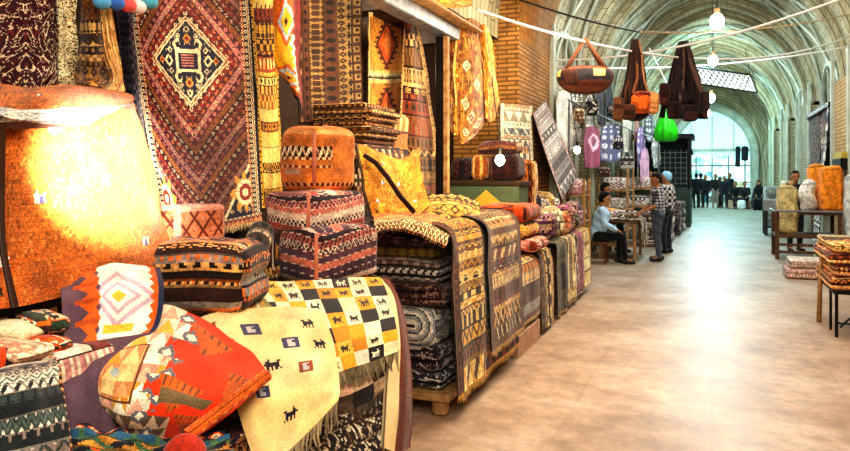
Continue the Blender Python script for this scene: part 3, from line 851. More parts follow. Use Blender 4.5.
struct(sheet('ceiling', [[(-3.2, YE, 5.6), (3.2, YE, 5.6)], [(-3.2, 46, 5.6), (3.2, 46, 5.6)]], M_PLASTER))
struct(sheet('window_2', [[(-2.7, 45.6, .3), (2.7, 45.6, .3)], [(-2.7, 45.6, 3.3), (2.7, 45.6, 3.3)]], M_SHOPLIT))
m = MB()
for x in np.linspace(-2.7, 2.7, 7): m.box((x - .04, 45.5, 0), (x + .04, 45.58, 3.4))
for z in (.3, 1.2, 2.2, 3.3): m.box((-2.7, 45.48, z - .04), (2.7, 45.58, z + .04))
t += 1; struct(m.build('trim_%d' % t, M_STEEL))
# luminous lattice panel slung under the far vault
M_SKYG = emit('lattice_glow', '#eef6f2', 1.5)
Lq = [D(689, 65, 23.2), D(750, 74, 24.6), D(757, 92, 27.6), D(692, 82, 26.0)]
o = thing('lattice_light', 'white glowing lattice panel slung under the far vault above the end doorway', 'light', Lq[3])
sheet('glowing_panel', [[Lq[3], Lq[2]], [Lq[0], Lq[1]]], M_SKYG, parent=o)
m = MB(); dz = np.array([0, 0, -.03]) - Fw * .02
for i in range(13):
    f = i / 12
    for sg in (.22, -.22):
        g = f + sg
        a = Lq[0] * (1 - f) + Lq[1] * f
        k = 1.0 if 0 <= g <= 1 else ((0 - f) / sg if g < 0 else (1 - f) / sg)
        b0 = Lq[3] * (1 - (f + sg * k)) + Lq[2] * (f + sg * k); b = a * (1 - k) + b0 * k
        if k > .05: m.tube([a + dz, b + dz], .022, seg=4)
for (a, b) in ((0, 1), (1, 2), (2, 3), (3, 0)): m.tube([Lq[a] + dz, Lq[b] + dz], .035, seg=4)
m.build('lattice_bars', M_IRON, o)
for q in Lq: MB().tube([q, q + np.array([-q[0] * .12, 0, .9])], .012, seg=5).build('chain', M_IRON, o)

# hanging lamps down the axis
def hanging_lamp(px, py, z, r, lab):
    p = ZP(px, py, z); top = AP - .3 - abs(p[0]) * 1.2
    o = thing('hanging_lamp', lab, 'lamp', (p[0], p[1], z - r), 'bare lamps down the middle of the vault')
    b = MB().ball((p[0], p[1], z), r, sc=(1, 1, 1.25)); b.build('bulb', M_BULB, o, True)
    MB().lathe([(r * .4, z + r), (r * .5, z + r * 1.3), (r * .4, z + r * 2)], p[0], p[1], seg=10).build('socket', M_PALEWOOD, o)
    MB().tube([(p[0], p[1], z + r * 2), (p[0], p[1], top)], .012, seg=5).build('cord', M_BLACKCABLE, o)
    return p
LAMPS = [hanging_lamp(717, 22, 4.2, .115, 'large glaring white lamp high in the vault, nearest and topmost of the row'),
         hanging_lamp(713, 61, 4.2, .105, 'white lamp hanging just above the lattice grille, second from the front'),
         hanging_lamp(711, 98, 4.2, .13, 'white lamp hanging below the lattice grille, third from the front'),
         hanging_lamp(707, 113, 4.2, .14, 'farthest white lamp, glowing at the crown of the end doorway')]

# cables over the aisle
def cable(name, p, q, sag, r, mat, lab, grp=None):
    p = np.array(p); q = np.array(q); pts = []
    for i in range(25):
        f = i / 24; w = p * (1 - f) + q * f; w[2] -= sag * 4 * f * (1 - f); pts.append(w)
    return tag(MB().tube(pts, r, seg=6).build(name, mat, None, True), lab, 'cable', grp), pts
_, CAB_A = cable('cable', XP(478, 10, -2.44), XP(850, 36, 2.44), .50, .016, M_CABLE, 'white cable from the ochre pier that carries the three hanging bags')
cable('cable', XP(553, 60, -2.44), XP(960, -50, 2.40), .30, .016, M_CABLE, 'white cable rising steeply to the top right corner past the large lamp')
cable('cable', XP(556, 67, -2.44), XP(852, 46, 2.44), .16, .016, M_CABLE, 'lowest white cable, sagging across the aisle below the others')
cable('cable', XP(505, -6, -2.6), XP(640, 32, -1.0), .05, .014, M_BLACKCABLE, 'black cable running down from the top of the ochre brick pier')
cable('cable', XP(640, 32, -1.0), XP(850, 14, 2.44), .12, .012, M_TANCABLE, 'thin tan cable sagging under the vault')
# ------------------------------------------------------------------ the carpet shop on the left
def gx(rows, X=None): return np.array([[XP(p[0], p[1], p[2] if len(p) > 2 else X) for p in r] for r in rows])
def gd(rows, d=None): return np.array([[D(p[0], p[1], p[2] if len(p) > 2 else d) for p in r] for r in rows])

GH = 'rugs hung along the shop front'
# --- hung rugs, left to right
tag(patch('hung_rug', gx([[(-40, -30), (30, -30), (62, -30)], [(-40, 40), (30, 42), (62, 40)], [(-40, 110), (30, 110), (60, 108)]], -3.03),
    np.concatenate([floral(90, 140, 2.2, hx('#351018'), hx('#e9c9a0'), hx('#6d1f26'), 5.5, True, .16), kilim(8, 140, 5, PAL('#2a1218 #7d2a2a #d9b080'), 34, False, 0, 2)], 1), wob=.012, seed=3),
    'dark maroon rug with cream scrolling flowers hung at the far left edge', 'rug', GH)
tag(patch('hung_rug', gx([[(57, -30), (66, -30), (77, -30)], [(57, 40), (66, 42), (76, 40)], [(58, 105), (66, 108), (75, 104)]], -3.0),
    floral(26, 140, 4.1, hx('#e2cfa0'), hx('#3a2a1a'), hx('#8a6a3c'), 7, False, .25), wob=.01, seed=8, ripple=(.02, 1, 0)),
    'narrow cream floral rug edge hanging between the maroon rug and the brown folded rug', 'rug', GH)
bf = patch('hung_rug', gx([[(80, -20, -2.9), (94, -20, -2.82), (106, -20, -2.86)], [(77, 40, -2.86), (93, 40, -2.74), (112, 40, -2.80)], [(75, 92, -2.82), (95, 98, -2.70), (121, 92, -2.76)]]),
    np.concatenate([speck(50, 40, 3, hx('#5a3312'), hx('#7d4c1c'), hx('#3a1e0c'), dens=.35), kilim(50, 60, 23, PAL('#3a2412 #7a5226 #b98f4e #22140c'), 7, k=5), speck(50, 20, 4, hx('#4a2a10'), hx('#8a5a26'), dens=.35)], 0), thick=.03, wob=.012, seed=12)
tag(bf, 'brown rug folded over with a pale golden edge, hung beside the diamond medallion rug', 'rug', GH)
patch('gold_edge', gx([[(98, -20, -2.80), (107, -20, -2.80)], [(104, 40, -2.74), (116, 38, -2.74)], [(112, 80, -2.68), (124, 80, -2.70)], [(92, 97, -2.66), (122, 95, -2.68)], [(84, 96, -2.66), (92, 104, -2.66)]]), speck(14, 90, 9, hx('#c08a48'), hx('#e0b878'), hx('#8a5a2a')), thick=.02, parent=bf, wob=.006)
tag(patch('hung_rug', gx([[(112, -20, -2.96), (128, -20, -2.92), (142, -20, -2.96)], [(122, 60, -2.94), (133, 60, -2.88), (146, 60, -2.94)], [(128, 150, -2.9), (142, 152, -2.86), (160, 150, -2.92)]]),
    kilim(24, 120, 41, PAL('#17141a #2b2430 #5a4a50 #8a7a70 #1f1a20'), 6, True, 0, 30), ripple=(.02, 2, 1), wob=.01),
    'nearly black striped rug hung in folds along the left edge of the medallion rug', 'rug', GH)
med = patch('hung_rug', gx([[(122, -45, -2.94), (160, -40, -2.9), (205, -36, -2.92), (247, -32, -2.96)], [(130, 25, -2.92), (165, 28, -2.87), (208, 30, -2.9), (252, 32, -2.95)],
    [(140, 100, -2.9), (172, 104, -2.84), (212, 105, -2.87), (256, 106, -2.94)], [(152, 170, -2.88), (180, 172, -2.82), (218, 170, -2.86), (259, 165, -2.94)], [(164, 232, -2.86), (188, 232, -2.8), (224, 228, -2.86), (262, 220, -2.94)]]),
    medallion(130, 230), thick=.012, fringe=['b'], fr_len=.04)
tag(med, 'large rust red rug with a dark navy diamond medallion hung on the shop front', 'rug', GH)
tag(patch('hung_rug', gx([[(246, -30), (264, -30), (276, -30)], [(254, 60), (268, 62), (279, 60)], [(258, 130), (270, 132), (281, 130)], [(262, 208), (272, 208), (284, 205)]], -3.03),
    kilim(34, 200, 52, PAL('#c9932f #7a2a1c #f0cf78 #3a1a14 #a8481f #e8b850'), 20, False, .12, 7), wob=.008),
    'gold and red banded kilim hung edge to edge with the medallion rug', 'rug', GH)
yk = PAL('#e0a020 #e8b22c #d98a1a #8fa0a8 #c95a1c #f0dca0')
def yellowk(nu, nv):
    U, V = G(nu, nv); out = fill(nu, nv, yk[0]); out[V < .25] = hx('#c9641c')
    q = np.abs(U - .5) + np.abs(fr(V * 2.2) - .5) * 1.3; out[q < .45] = yk[4]; out[q < .33] = hx('#9fb0b4'); out[q < .22] = yk[0]; out[(q < .08)] = hx('#3a1c14')
    e = (U - .72 + .1 * tri(V * 14)); out[(e > 0) & (V > .3)] = hx('#d8cfc0'); out[(e > .1)] = hx('#7a2418'); out[(V > .8 + .05 * tri(U * 6))] = hx('#8a3a18'); out[V > .92] = hx('#1f1a22')
    return jit(out, 4)
tag(patch('hung_kilim', gx([[(272, -25, -2.80), (286, -25, -2.72), (299, -25, -2.78)], [(274, 40, -2.78), (287, 40, -2.70), (300, 40, -2.76)], [(275, 64, -2.78), (289, 76, -2.70), (302, 84, -2.76)], [(284, 74, -2.78), (294, 96, -2.72), (304, 116, -2.76)]]),
    yellowk(36, 130), wob=.012, ripple=(.012, 1.5, 0)), 'bright yellow kilim with grey lozenges draped in a point, beside the banded kilim', 'rug', GH)
tag(patch('hung_rug', gx([[(296, -30), (320, -30), (338, -30), (362, -30)], [(298, 45), (320, 45), (340, 45), (362, 44)], [(300, 122), (322, 122), (342, 122), (363, 118)]], -3.028),
    kilim(64, 150, 63, PAL('#2e1a14 #57301c #7d5228 #1c1210 #94733f #3f2418'), 7, True, 0, 16, (1, 2, 3, 5, 7, 9)), wob=.008),
    'dark brown rug with vertical rows of golden motifs, hung behind the yellow kilim', 'rug', GH)
for i, (rows, lab) in enumerate((([[(369, 12), (404, 12)], [(369, 74), (405, 74)]], 'upper orange panel with a dark edged sunburst hung in the shop mouth'), ([[(369, 78), (404, 78)], [(369, 146), (403, 146)]], 'lower orange panel with a dark edged sunburst, hung under its twin'))):
    a, b = rows; c = [[(p[0] + q[0]) / 2 for p, q in zip(a, b)], [(p[1] + q[1]) / 2 for p, q in zip(a, b)]]
    tag(patch('hanging_kilim', gx([[a[0], ((a[0][0] + a[1][0]) / 2, a[0][1] + 1), a[1]], [b[0], ((b[0][0] + b[1][0]) / 2, b[0][1] + 1), b[1]]], -3.0), sunpanel(50, 90)[:45] if i == 0 else sunpanel(50, 90)[45:], fringe=['b'], fr_len=.03, fr_col='#efe0b0', wob=.004), lab, 'rug', 'orange sunburst panels in the shop mouth')
tag(patch('hung_rug', gx([[(405, 14, -2.78), (410, 12, -2.7), (416, 14, -2.78)], [(401, 70, -2.8), (413, 72, -2.70), (427, 74, -2.78)], [(398, 130, -2.8), (417, 134, -2.70), (436, 136, -2.76)], [(400, 190, -2.8), (420, 196, -2.70), (440, 196, -2.76)]]),
    kilim(50, 190, 71, PAL('#5a3a22 #7d5a30 #2a1c1c #b98c50 #8a3a28 #c9a468'), 13, False, .1, 6, (1, 3, 4, 7, 8, 9)), wob=.012, ripple=(.015, 2, 1)),
    'olive brown rug fanning out from a hook beside the shop post', 'rug', GH)
tag(patch('hung_rug', gx([[(444, 26, -2.72), (455, 20, -2.6), (470, 24, -2.62)], [(444, 75, -2.72), (458, 78, -2.54), (474, 76, -2.6)], [(447, 128, -2.7), (457, 134, -2.56), (478, 106, -2.6)]]),
    speck(34, 130, 81, hx('#a0601c'), hx('#c9852c'), hx('#7a3c14'), hx('#e8b04a'), dens=.3), wob=.015, ripple=(.02, 1.5, 2)),
    'plain golden brown rug hung just right of the shop post', 'rug', GH)
def goldrug(nu, nv):
    out = speck(nu, nv, 84, hx('#8f5a24'), hx('#b0762e'), hx('#6d3c18'), hx('#c98f40'), dens=.3)
    for i, (u, v) in enumerate(((.30, .50), (.48, .56), (.66, .62), (.38, .66), (.58, .73), (.76, .78), (.30, .30), (.6, .40), (.5, .86))):
        dia(out, u, v, .20, .075, hx('#ecd0a0')); dia(out, u, v, .13, .05, hx('#9a2c20')); dia(out, u, v, .05, .02, hx('#ecd0a0'))
    out[:, :2] = hx('#d9a850'); out[:, -3:] = hx('#5a2a18'); out[-5:] = hx('#5a2a18'); out[-8:-5] = hx('#d9a850')
    return jit(out, 4)
tag(patch('hung_rug', gx([[(458, 20, -2.56), (472, 18, -2.48), (484, 26, -2.54)], [(454, 70, -2.56), (474, 72, -2.44), (488, 74, -2.52)], [(456, 120, -2.56), (470, 134, -2.46), (492, 110, -2.5)], [(458, 140, -2.56), (464, 144, -2.5), (482, 122, -2.5)]]),
    goldrug(40, 120), wob=.012),
    'gold rug with red and cream squares hung in front of the ochre pier', 'rug', GH)
tag(patch('hung_rug', gx([[(479, 26, -2.5), (485, 24, -2.44), (490, 30, -2.5)], [(483, 70, -2.48), (490, 72, -2.42), (496, 74, -2.46)], [(485, 118, -2.46), (492, 122, -2.42), (499, 112, -2.46)]]),
    speck(20, 110, 86, hx('#d08a2c'), hx('#efc268'), hx('#8a4a1a'), dens=.3), wob=.01, ripple=(.015, 1, 0)),
    'narrow amber rug hanging against the front of the ochre pier', 'rug', GH)
tag(patch('hung_rug', gx([[(500, 103, -2.41), (517, 104, -2.4), (533, 106, -2.41)], [(500, 130, -2.4), (517, 131, -2.39), (533, 132, -2.4)], [(501, 158, -2.39), (518, 160, -2.37), (534, 160, -2.39)]]),
    kilim(44, 60, 88, PAL('#d9cfae #8a7a5a #57666a #c98a4a #3a302c #e8dcb8'), 9, False, .12, 6)), 'small pale panelled rug hung low on the ochre pier above a lit bulb', 'rug')
tag(patch('leaning_rug', gx([[(533, 114, -2.36), (546, 100, -2.36)], [(541, 140, -2.3), (556, 124, -2.3)], [(551, 170, -2.24), (567, 149, -2.24)], [(562, 200, -2.18), (578, 174, -2.18)]]),
    kilim(60, 90, 92, PAL('#57504c #a39a94 #d9d0c8 #2f2a30 #7d6a6a'), 14, False, .1, 9, (1, 3, 5, 8), hx('#c98a7a')), thick=.02), 'grey rug with a pinkish border leaning askew past the pier', 'rug')
# bundle of colourful cloth at the very top, made as small balls
for i, (px, py, c, lab) in enumerate(((102, 2, '#5aa8d8', 'sky blue ball of cloth tucked at the top of the picture'), (116, 3, '#3c6ec0', 'deep blue ball of cloth beside the sky blue one'), (128, 5, '#e8605a', 'red ball of cloth between the blue and white ones'), (138, 7, '#f4e4e0', 'white ball of cloth in the hanging bundle'), (150, 2, '#58b0c8', 'turquoise ball of cloth, rightmost of the hanging bundle'))):
    p = XP(px, py, -2.70); o = tag(MB().ball(p, .042, hx(c), sc=(1, 1, .85)).build('cloth_ball', M_CLOTH, None, True), lab, 'yarn', 'balls of cloth hung at the top of the medallion rug')
    MB().tube([p + np.array([0, 0, .04]), p + np.array([0, 0, .30])], .005, hx('#333333')).build('hanging_string', M_CLOTH, o)

# --- shop frame
o = thing('shop_canopy', 'dark grey steel header beam over the shop mouth with a blanket edge on top', 'canopy', (-2.6, 7.0, 2.9))
m = MB()
m.box((-2.72, 5.2, 3.08), (-2.54, 7.6, 3.22), bev=.01); m.build('header_beam', M_STEEL, o)
MB().box((-2.60, 5.2, 3.225), (-2.40, 7.6, 3.26), bev=.01).build('edge_strip', M_PALEWOOD, o)
MB().box((-3.2, 6.0, 3.14), (-2.73, 7.5, 3.20)).build('soffit', M_DARK, o)
def post(px, X, w, lab, mat, z1=3.06):
    y = XP(px, 100, X)[1]; return tag(MB().box((X - w, y - w, 0), (X + w, y + w, z1)).build('shop_post', mat), lab, 'post')
post(441, -2.62, .045, 'dark wooden post standing at the right end of the shop mouth', M_IRON)
post(446, -2.56, .03, 'thin yellow post standing against the dark shop post', M_PALEWOOD)
tag(patch('hanging_cloth', gx([[(430, -14, -2.5), (450, -14, -2.46), (472, -14, -2.5)], [(430, 0, -2.44), (450, 1, -2.4), (472, 0, -2.44)], [(432, 6, -2.46), (450, 8, -2.42), (470, 7, -2.46)]]), speck(30, 16, 61, hx('#e08a1a'), hx('#f0b040'), hx('#b05a14')), wob=.01),
    'orange cloth folded over the canopy beam at the top', 'cloth')

# --- the big orange gabbeh thrown over a pile
tag(softbox('folded_rug', (-3.0, 1.0, .0), (-2.42, 2.55, 1.55), folded(3, P_BROWN, 11), r=.06, layers=11, res=.03), 'tall brown pile of a many times folded rug, under the orange goat rug', 'rug')
g = patch('draped_rug', gx([[(-30, 106, -2.40), (20, 105, -2.42), (75, 106, -2.42), (118, 100, -2.40), (134, 104, -2.44)], [(-30, 130, -2.28), (18, 128, -2.29), (78, 125, -2.30), (122, 116, -2.32), (140, 120, -2.36)],
    [(-30, 185, -2.24), (18, 185, -2.25), (82, 182, -2.26), (128, 176, -2.29), (154, 174, -2.34)], [(-30, 250, -2.2), (16, 248, -2.21), (86, 242, -2.22), (138, 232, -2.26), (166, 228, -2.32)], [(-25, 310, -2.16), (22, 306, -2.17), (90, 290, -2.19), (140, 278, -2.23), (174, 262, -2.3)]]),
    gabbeh_orange(190, 170), thick=.025, wob=.008, seed=5)
tag(g, 'orange gabbeh with tiny white goats thrown over the tall pile, lit by a bare bulb', 'rug')
patch('folded_back_flap', gx([[(-30, 82, -2.62), (30, 86, -2.66), (75, 84, -2.66), (128, 92, -2.6)], [(-30, 92, -2.38), (30, 94, -2.4), (80, 92, -2.4), (134, 100, -2.38)], [(-30, 106, -2.24), (22, 108, -2.25), (70, 108, -2.27), (120, 106, -2.3)], [(-30, 112, -2.2), (15, 118, -2.2), (45, 122, -2.21), (94, 121, -2.24)]]),
    np.concatenate([gabbeh_orange(120, 60)[:30], speck(120, 14, 5, hx('#d8d0c0'), hx('#a8a098'), hx('#8a9098'))], 0), thick=.03, wob=.006, parent=g)  # pale grey strip paints the lit edge of the fold into the colour
patch('dark_edge', gx([[(-30, 114, -2.22), (14, 120, -2.21), (50, 124, -2.22), (94, 122, -2.25)], [(-30, 120, -2.22), (10, 128, -2.22), (48, 128, -2.23), (93, 123.5, -2.26)]]), fill(60, 5, hx('#4a2412')), thick=.012, parent=g)
patch('side_binding', gx([[(-4, 130, -2.21), (6, 124, -2.2)], [(-2, 200, -2.17), (5, 200, -2.17)], [(2, 250, -2.15), (7, 250, -2.15)], [(13, 308, -2.13), (19, 306, -2.13)]]), fill(4, 50, hx('#3a2010')), thick=.012, parent=g)

# --- things behind the front pile
b = softbox('folded_rug', XP(200, 243, -2.62) + np.array([-.26, -.2, 0]), XP(200, 205, -2.62) + np.array([.02, .20, 0]), lambda k, nu, nv, w, h: lattice(nu, nv, hx('#d97a4c'), hx('#6a2418'), hx('#e8a08a'), 3) if k[0] in 'xy' else lattice(nu, nv, hx('#d97a4c'), hx('#6a2418'), hx('#e8a08a'), 5), r=.025, res=.008)
tag(b, 'small folded pinkish orange rug with a trellis of dark lines, below the medallion rug', 'rug')
zz = XP(200, 243, -2.62)[2]
tag(softbox('folded_rug', (-3.0, 2.75, .55), (-2.3, 3.45, zz - .005), folded(12, P_GOLD, 6), r=.05, layers=6, res=.02), 'golden folded rugs under the small trellis rug and behind the striped bundle', 'rug')
tag(softbox('saddle_bag', D(205, 306, 3.25) + np.array([-.26, -.2, -.02]), D(205, 240, 3.25) + np.array([.26, .22, 0]), bands_fn(33, PAL('#2a1a18 #d0702c #8a8078 #4a2a20 #e0b068 #1a1416'), 8, 10), r=.09, layers=2, bulge=.02, res=.012, rot=math.radians(18), sag=.008), 'dark striped saddle bag with an orange top lying folded, right of the white diamond kilim', 'bag')
tag(patch('cloth_drape', gd([[(205, 242, 3.35), (225, 236, 3.4), (245, 240, 3.45)], [(225, 258, 3.15), (238, 246, 3.2), (255, 256, 3.3)], [(232, 285, 3.1), (245, 275, 3.15), (258, 282, 3.25)]]), kilim(30, 30, 35, P_DARK, 6, False, .1, 4), thick=.02, wob=.01), 'dark patterned rug corner thrown over the striped saddle bag', 'rug')
tag(roll('tasselled_roll', D(238, 290, 3.4), D(262, 232, 3.9), .07, kilim(36, 24, 37, PAL('#1f1a1c #4a3a34 #c9b090 #2a2024'), 6)), 'dark rolled rug lying between the saddle bags and the cream gabbeh', 'rug')

# --- striped saddle bags stacked behind the patchwork gabbeh
def bagface(seed, pal, tilt=.35, k=7, n=7):
    def f(key, nu, nv, w, h):
        U, V = G(nu, nv); r = np.random.RandomState(seed); v = V + (.25 * (U - .5) * (1 if key == 'x+' else -tilt))
        out = np.zeros((nv, nu, 3)); e = np.linspace(-.3, 1.3, n + 5)
        for i in range(n + 4):
            m = (v >= e[i]) & (v < e[i + 1]); b = (v - e[i]) / (e[i + 1] - e[i]); ci = r.choice(len(pal), 3, replace=False)
            c = motif([6, 2, 0, 8, 2, 0, 4, 2, 6, 0, 3][i % 11], U, b, k * w / .35, pal[ci[0]], pal[ci[1]], pal[ci[2]]); c[b < .10] = hx('#cbb09a'); out[m] = c[m]
        return jit(out, seed)
    return f
def saddle(px, py, d, w, l, h, rot, fn, lab, seed, extra=True, tilt=(0, 0)):
    c = D(px, py, d); lo = c - np.array([w / 2, l / 2, h / 2]); hi = c + np.array([w / 2, l / 2, h / 2])
    o = softbox('saddle_bag', lo, hi, fn, r=min(.055, h * .42), res=.008, rot=math.radians(rot), sag=.008, seed=seed, puff=.02, tilt=tilt)
    tag(o, lab, 'bag', 'striped saddle bags stacked behind the patchwork gabbeh')
    if extra:
        ca, sa = math.cos(math.radians(rot)), math.sin(math.radians(rot)); 
        def lp(x, y, z): return c + np.array([x * ca - y * sa, x * sa + y * ca, z + x * tilt[0] + y * tilt[1]])
        k = .93
        MB().tube([lp(w / 2 * k, -l / 2 * k, -h * .38), lp(w / 2 * (k + .04), -l / 2 * (k + .02), 0), lp(w / 2 * k, -l / 2 * k, h * .40), lp(w * .3, -l * .1, h * .53), lp(w * .1, l * .3, h * .54)], .012, hx('#c9785c')).build('piping', M_RUG, o, True)
    return o
def topbag(key, nu, nv, w, h):
    U, V = G(nu, nv); out = fill(nu, nv, hx('#d0752f')); n = snoise(nv, nu, 5, 3)[..., None]; out = out * (.85 + .3 * n)
    if key[0] != 'z':
        for (a, b, k, c0, c1, c2) in ((.0, .10, 0, '#e09a58', '#d0752f', '#d0752f'), (.30, .46, 8, '#3a1c14', '#f0d8b0', '#e8b880'), (.46, .52, 6, '#e8c088', '#7a2c1c', '#7a2c1c'), (.60, .64, 6, '#7a3420', '#e8b880', '#e8b880'), (.88, .93, 6, '#5a2418', '#e0a060', '#e0a060')):
            m = (V >= a) & (V < b); c = motif(k, U, np.clip((V - a) / (b - a), 0, 1), 6 if key[0] == 'y' else 9, hx(c0), hx(c1), hx(c2))
            if key[0] == 'x': m = m & ((U < .35) | (a < .05) | (a > .8))
            out[m] = c[m]
        if key[0] == 'y': m = (np.abs(U - .5) < .22) & (np.abs(V - .70) < .05); out[m] = hx('#b89078')
    return jit(out, 3)
P_SAD = PAL('#3a2630 #c9786a #2a1e28 #e0c8b4 #9a3a34 #5a3a4a #b8604a')
B3 = saddle(329, 252, 4.2, .36, .50, .31, -20, bagface(5, P_SAD, .5, 11, 8), 'lowest striped saddle bag with pink and black zigzag bands, directly on the pile', 5)
B2 = saddle(316, 212, 4.3, .40, .50, .25, -16, bagface(9, P_SAD, .6, 11, 7), 'middle saddle bag with red and white toothed stripes, between the other two', 8)
B1 = saddle(318, 160, 4.4, .34, .36, .38, -18, topbag, 'topmost saddle bag, tall and orange with a row of white crosses', 11)
m = MB()
for i in range(9):
    p = D(262 + i * 1.6, 226 + (i % 3) * 6, 4.02 - .01 * i); m.tube([p, p + np.array([.004, -.01, -.07]), p + np.array([.01, -.015, -.15 - .02 * (i % 4)])], .006, hx(('#5a2a3a', '#d8c0b0', '#2a1a20')[i % 3]), seg=5)
m.build('tassels', M_RUG, B2)

# --- stack of thin folded rugs deep in the shop
yy = 6.25
for i in range(7):
    z0 = 1.87 + i * .047
    tag(softbox('folded_rug', (-3.05 + .02 * (i % 2), 4.95, z0), (-2.52 + .03 * (i % 3 - 1), 5.55, z0 + .046), folded(40 + i, P_BROWN, 1), r=.022, res=.016), 'thin brown folded rug in the stack behind the orange saddle bag, ' + ('lowest', 'second from the bottom', 'third from the bottom', 'fourth, at mid height', 'third from the top', 'second from the top', 'topmost')[i], 'rug', 'thin folded rugs stacked in the shop mouth')
tag(softbox('folded_rug', (-3.02, 4.75, 0), (-2.50, 5.65, 1.865), folded(51, P_DARK, 13), r=.05, layers=9, res=.03), 'dark pile of folded rugs under the thin stack in the shop mouth', 'rug')
tag(softbox('folded_rug', XP(388, 214, -2.68) + np.array([-.20, -.16, -.9]), XP(388, 113, -2.68) + np.array([.12, .24, .0]), bands_fn(55, P_TRIBAL, 6, 5), r=.07, res=.012, sag=.01), 'small folded rug with zigzag bands under the orange sunburst panels', 'rug')

# --- first stall: stack on a low bench with runners hanging over the aisle side
o = thing('low_bench', 'low worn wooden bench carrying the tall rug stack beside the aisle', 'bench', (-2.1, 5.1, 0))
MB().box((-2.7, 4.36, .10), (-1.62, 5.92, .15)).build('bench_top', M_PALEWOOD, o)
for (x, y) in ((-1.70, 4.42), (-2.6, 4.42), (-1.70, 5.82), (-2.6, 5.82)):
    m = MB(); m.box((x - .05, y - .045, .0), (x + .05, y + .045, .10), bev=.015); m.build('leg', M_PALEWOOD, o)
def zat(y): return CAMZ - (y - 175) / 700 * 4.58
lay = [(410, 383, floralfold(11, '#2b2a33', '#b8b0a8', '#57464e', 2), 'black and white speckled folded rug at the bottom of the tall stack'),
       (383, 357, floralfold(12, '#2a2026', '#a8948c', '#5a3a40', 2), 'dark speckled folded rug second from the bottom of the tall stack'),
       (357, 313, spiral_fn(103, PAL('#8a8a88 #d9d0bc #5f6264'), 0), 'pale grey rug with thick white swirling folds in the middle of the tall stack'),
       (313, 290, floralfold(14, '#3a2422', '#8d6a58', '#5f3c32', 3), 'dark brown folded rug resting on the pale grey swirled one'),
       (290, 264, folded(105, PAL('#57504c #d9d0c4 #3a3438 #a89c92 #76584a'), 3, 9), 'grey and white striped folded rug above the dark brown one'),
       (264, 250, folded(106, PAL('#8a7a30 #5a4a22 #b8a04a #3a2c1a #6b5a28'), 1, 9), 'thin olive folded rug near the top of the tall stack'),
       (250, 229, floralfold(17, '#33202c', '#8d6a74', '#573444', 2), 'dark purple folded rug on top of the tall stack')]
for i, (ya, yb, fn, lab) in enumerate(lay):
    x1 = -1.68 - .03 * ((i * 7) % 3); tag(softbox('folded_rug', (-2.62, 4.42 + .02 * (i % 3), zat(ya) + (.065 if i == 0 else 0.0)), (x1, 5.86, zat(yb)), fn, r=.055, layers={2: 1, 3: 3, 4: 3}.get(i, 2 if i not in (5,) else 1), bulge=.014, res=.011, sag=.006, seed=i), lab, 'rug', 'folded rugs of the tall aisle stack')
ztop = zat(229)
def drape(name, Y0, Y1, path, cols, **kw):
    n = 4; return patch(name, [[(x + .006 * math.sin(j * 2.1 + i), y, z) for j, y in enumerate(np.linspace(Y0, Y1, n))] for i, (x, z) in enumerate(path)], cols, **kw)
kb = kilim(60, 200, 111, PAL('#c9932f #4a2c1a #e8c878 #7d4a20 #d9a544 #2f2018'), 34, False, .14, 7, (1, 2, 3, 4, 6, 8, 9), hx('#5a1f1c'))
tag(drape('hanging_runner', 4.36, 5.12, [(-2.2, ztop + .035), (-1.95, ztop + .035), (-1.70, ztop + .02), (-1.60, ztop - .08), (-1.585, ztop - .35), (-1.575, .7), (-1.55, .16)], kb, thick=.012, fringe=['b'], fr_len=.06, fr_col='#e0a83c', wob=.006, ripple=(.008, 1.5, 0)), 'gold and maroon kilim runner hanging down the near half of the tall stack', 'rug')
kc = kilim(56, 170, 118, PAL('#57402c #a88a58 #d9c08a #2a1c1c #b8883c #6b3a2a'), 30, False, .1, 9, (1, 2, 4, 6, 8, 9))
tag(drape('hanging_runner', 5.02, 5.98, [(-1.95, ztop + .045), (-1.8, ztop + .045), (-1.67, ztop + .03), (-1.565, ztop - .06), (-1.55, ztop - .35), (-1.54, .78), (-1.52, .30)], kc, thick=.012, fringe=['b'], fr_len=.05, fr_col='#d8b070', wob=.006, ripple=(.008, 2, 1)), 'grey brown runner with small motifs hanging on the far half of the tall stack', 'rug')
tag(drape('hanging_runner', 4.9, 5.93, [(-1.60, .62), (-1.575, .5), (-1.565, .35), (-1.55, .17)], kilim(60, 60, 121, P_TRIBAL, 9, False, 0, 10), thick=.01, fringe=['b'], fr_len=.05, fr_col='#e0a83c'), 'lower gold banded kilim showing under the grey brown runner', 'rug')
# rugs thrown on top of the tall stack
tag(patch('thrown_rug', gd([[(374, 216, 4.65), (398, 212, 4.8), (425, 212, 5.0), (446, 216, 5.1)], [(374, 222, 4.48), (398, 219, 4.55), (425, 224, 4.62), (450, 232, 4.7)], [(376, 232, 4.42), (400, 228, 4.46), (424, 236, 4.5), (446, 246, 4.5)]]), kilim(70, 22, 125, PAL('#b8703c #d99a58 #4a2a20 #e8c890'), 4, False, 0, 18), thick=.02, wob=.006), 'terracotta edged rug thrown over the front of the tall stack', 'rug')
og = patch('thrown_rug', gd([[(356, 144, 5.1), (378, 150, 5.2), (400, 158, 5.4), (420, 146, 5.6)], [(360, 162, 4.95), (380, 166, 5.0), (398, 172, 5.2), (420, 160, 5.4)], [(364, 190, 4.8), (384, 192, 4.85), (404, 198, 5.0), (424, 186, 5.2)], [(372, 216, 4.7), (388, 218, 4.72), (412, 218, 4.8), (430, 204, 5.0)]]), np.clip(gabbeh_orange(70, 70) * np.array([1.15, 1.42, 1.5]), 0, 1), thick=.025, wob=.012)
tag(og, 'golden orange rug thrown over a pile, falling toward the tall stack', 'rug')
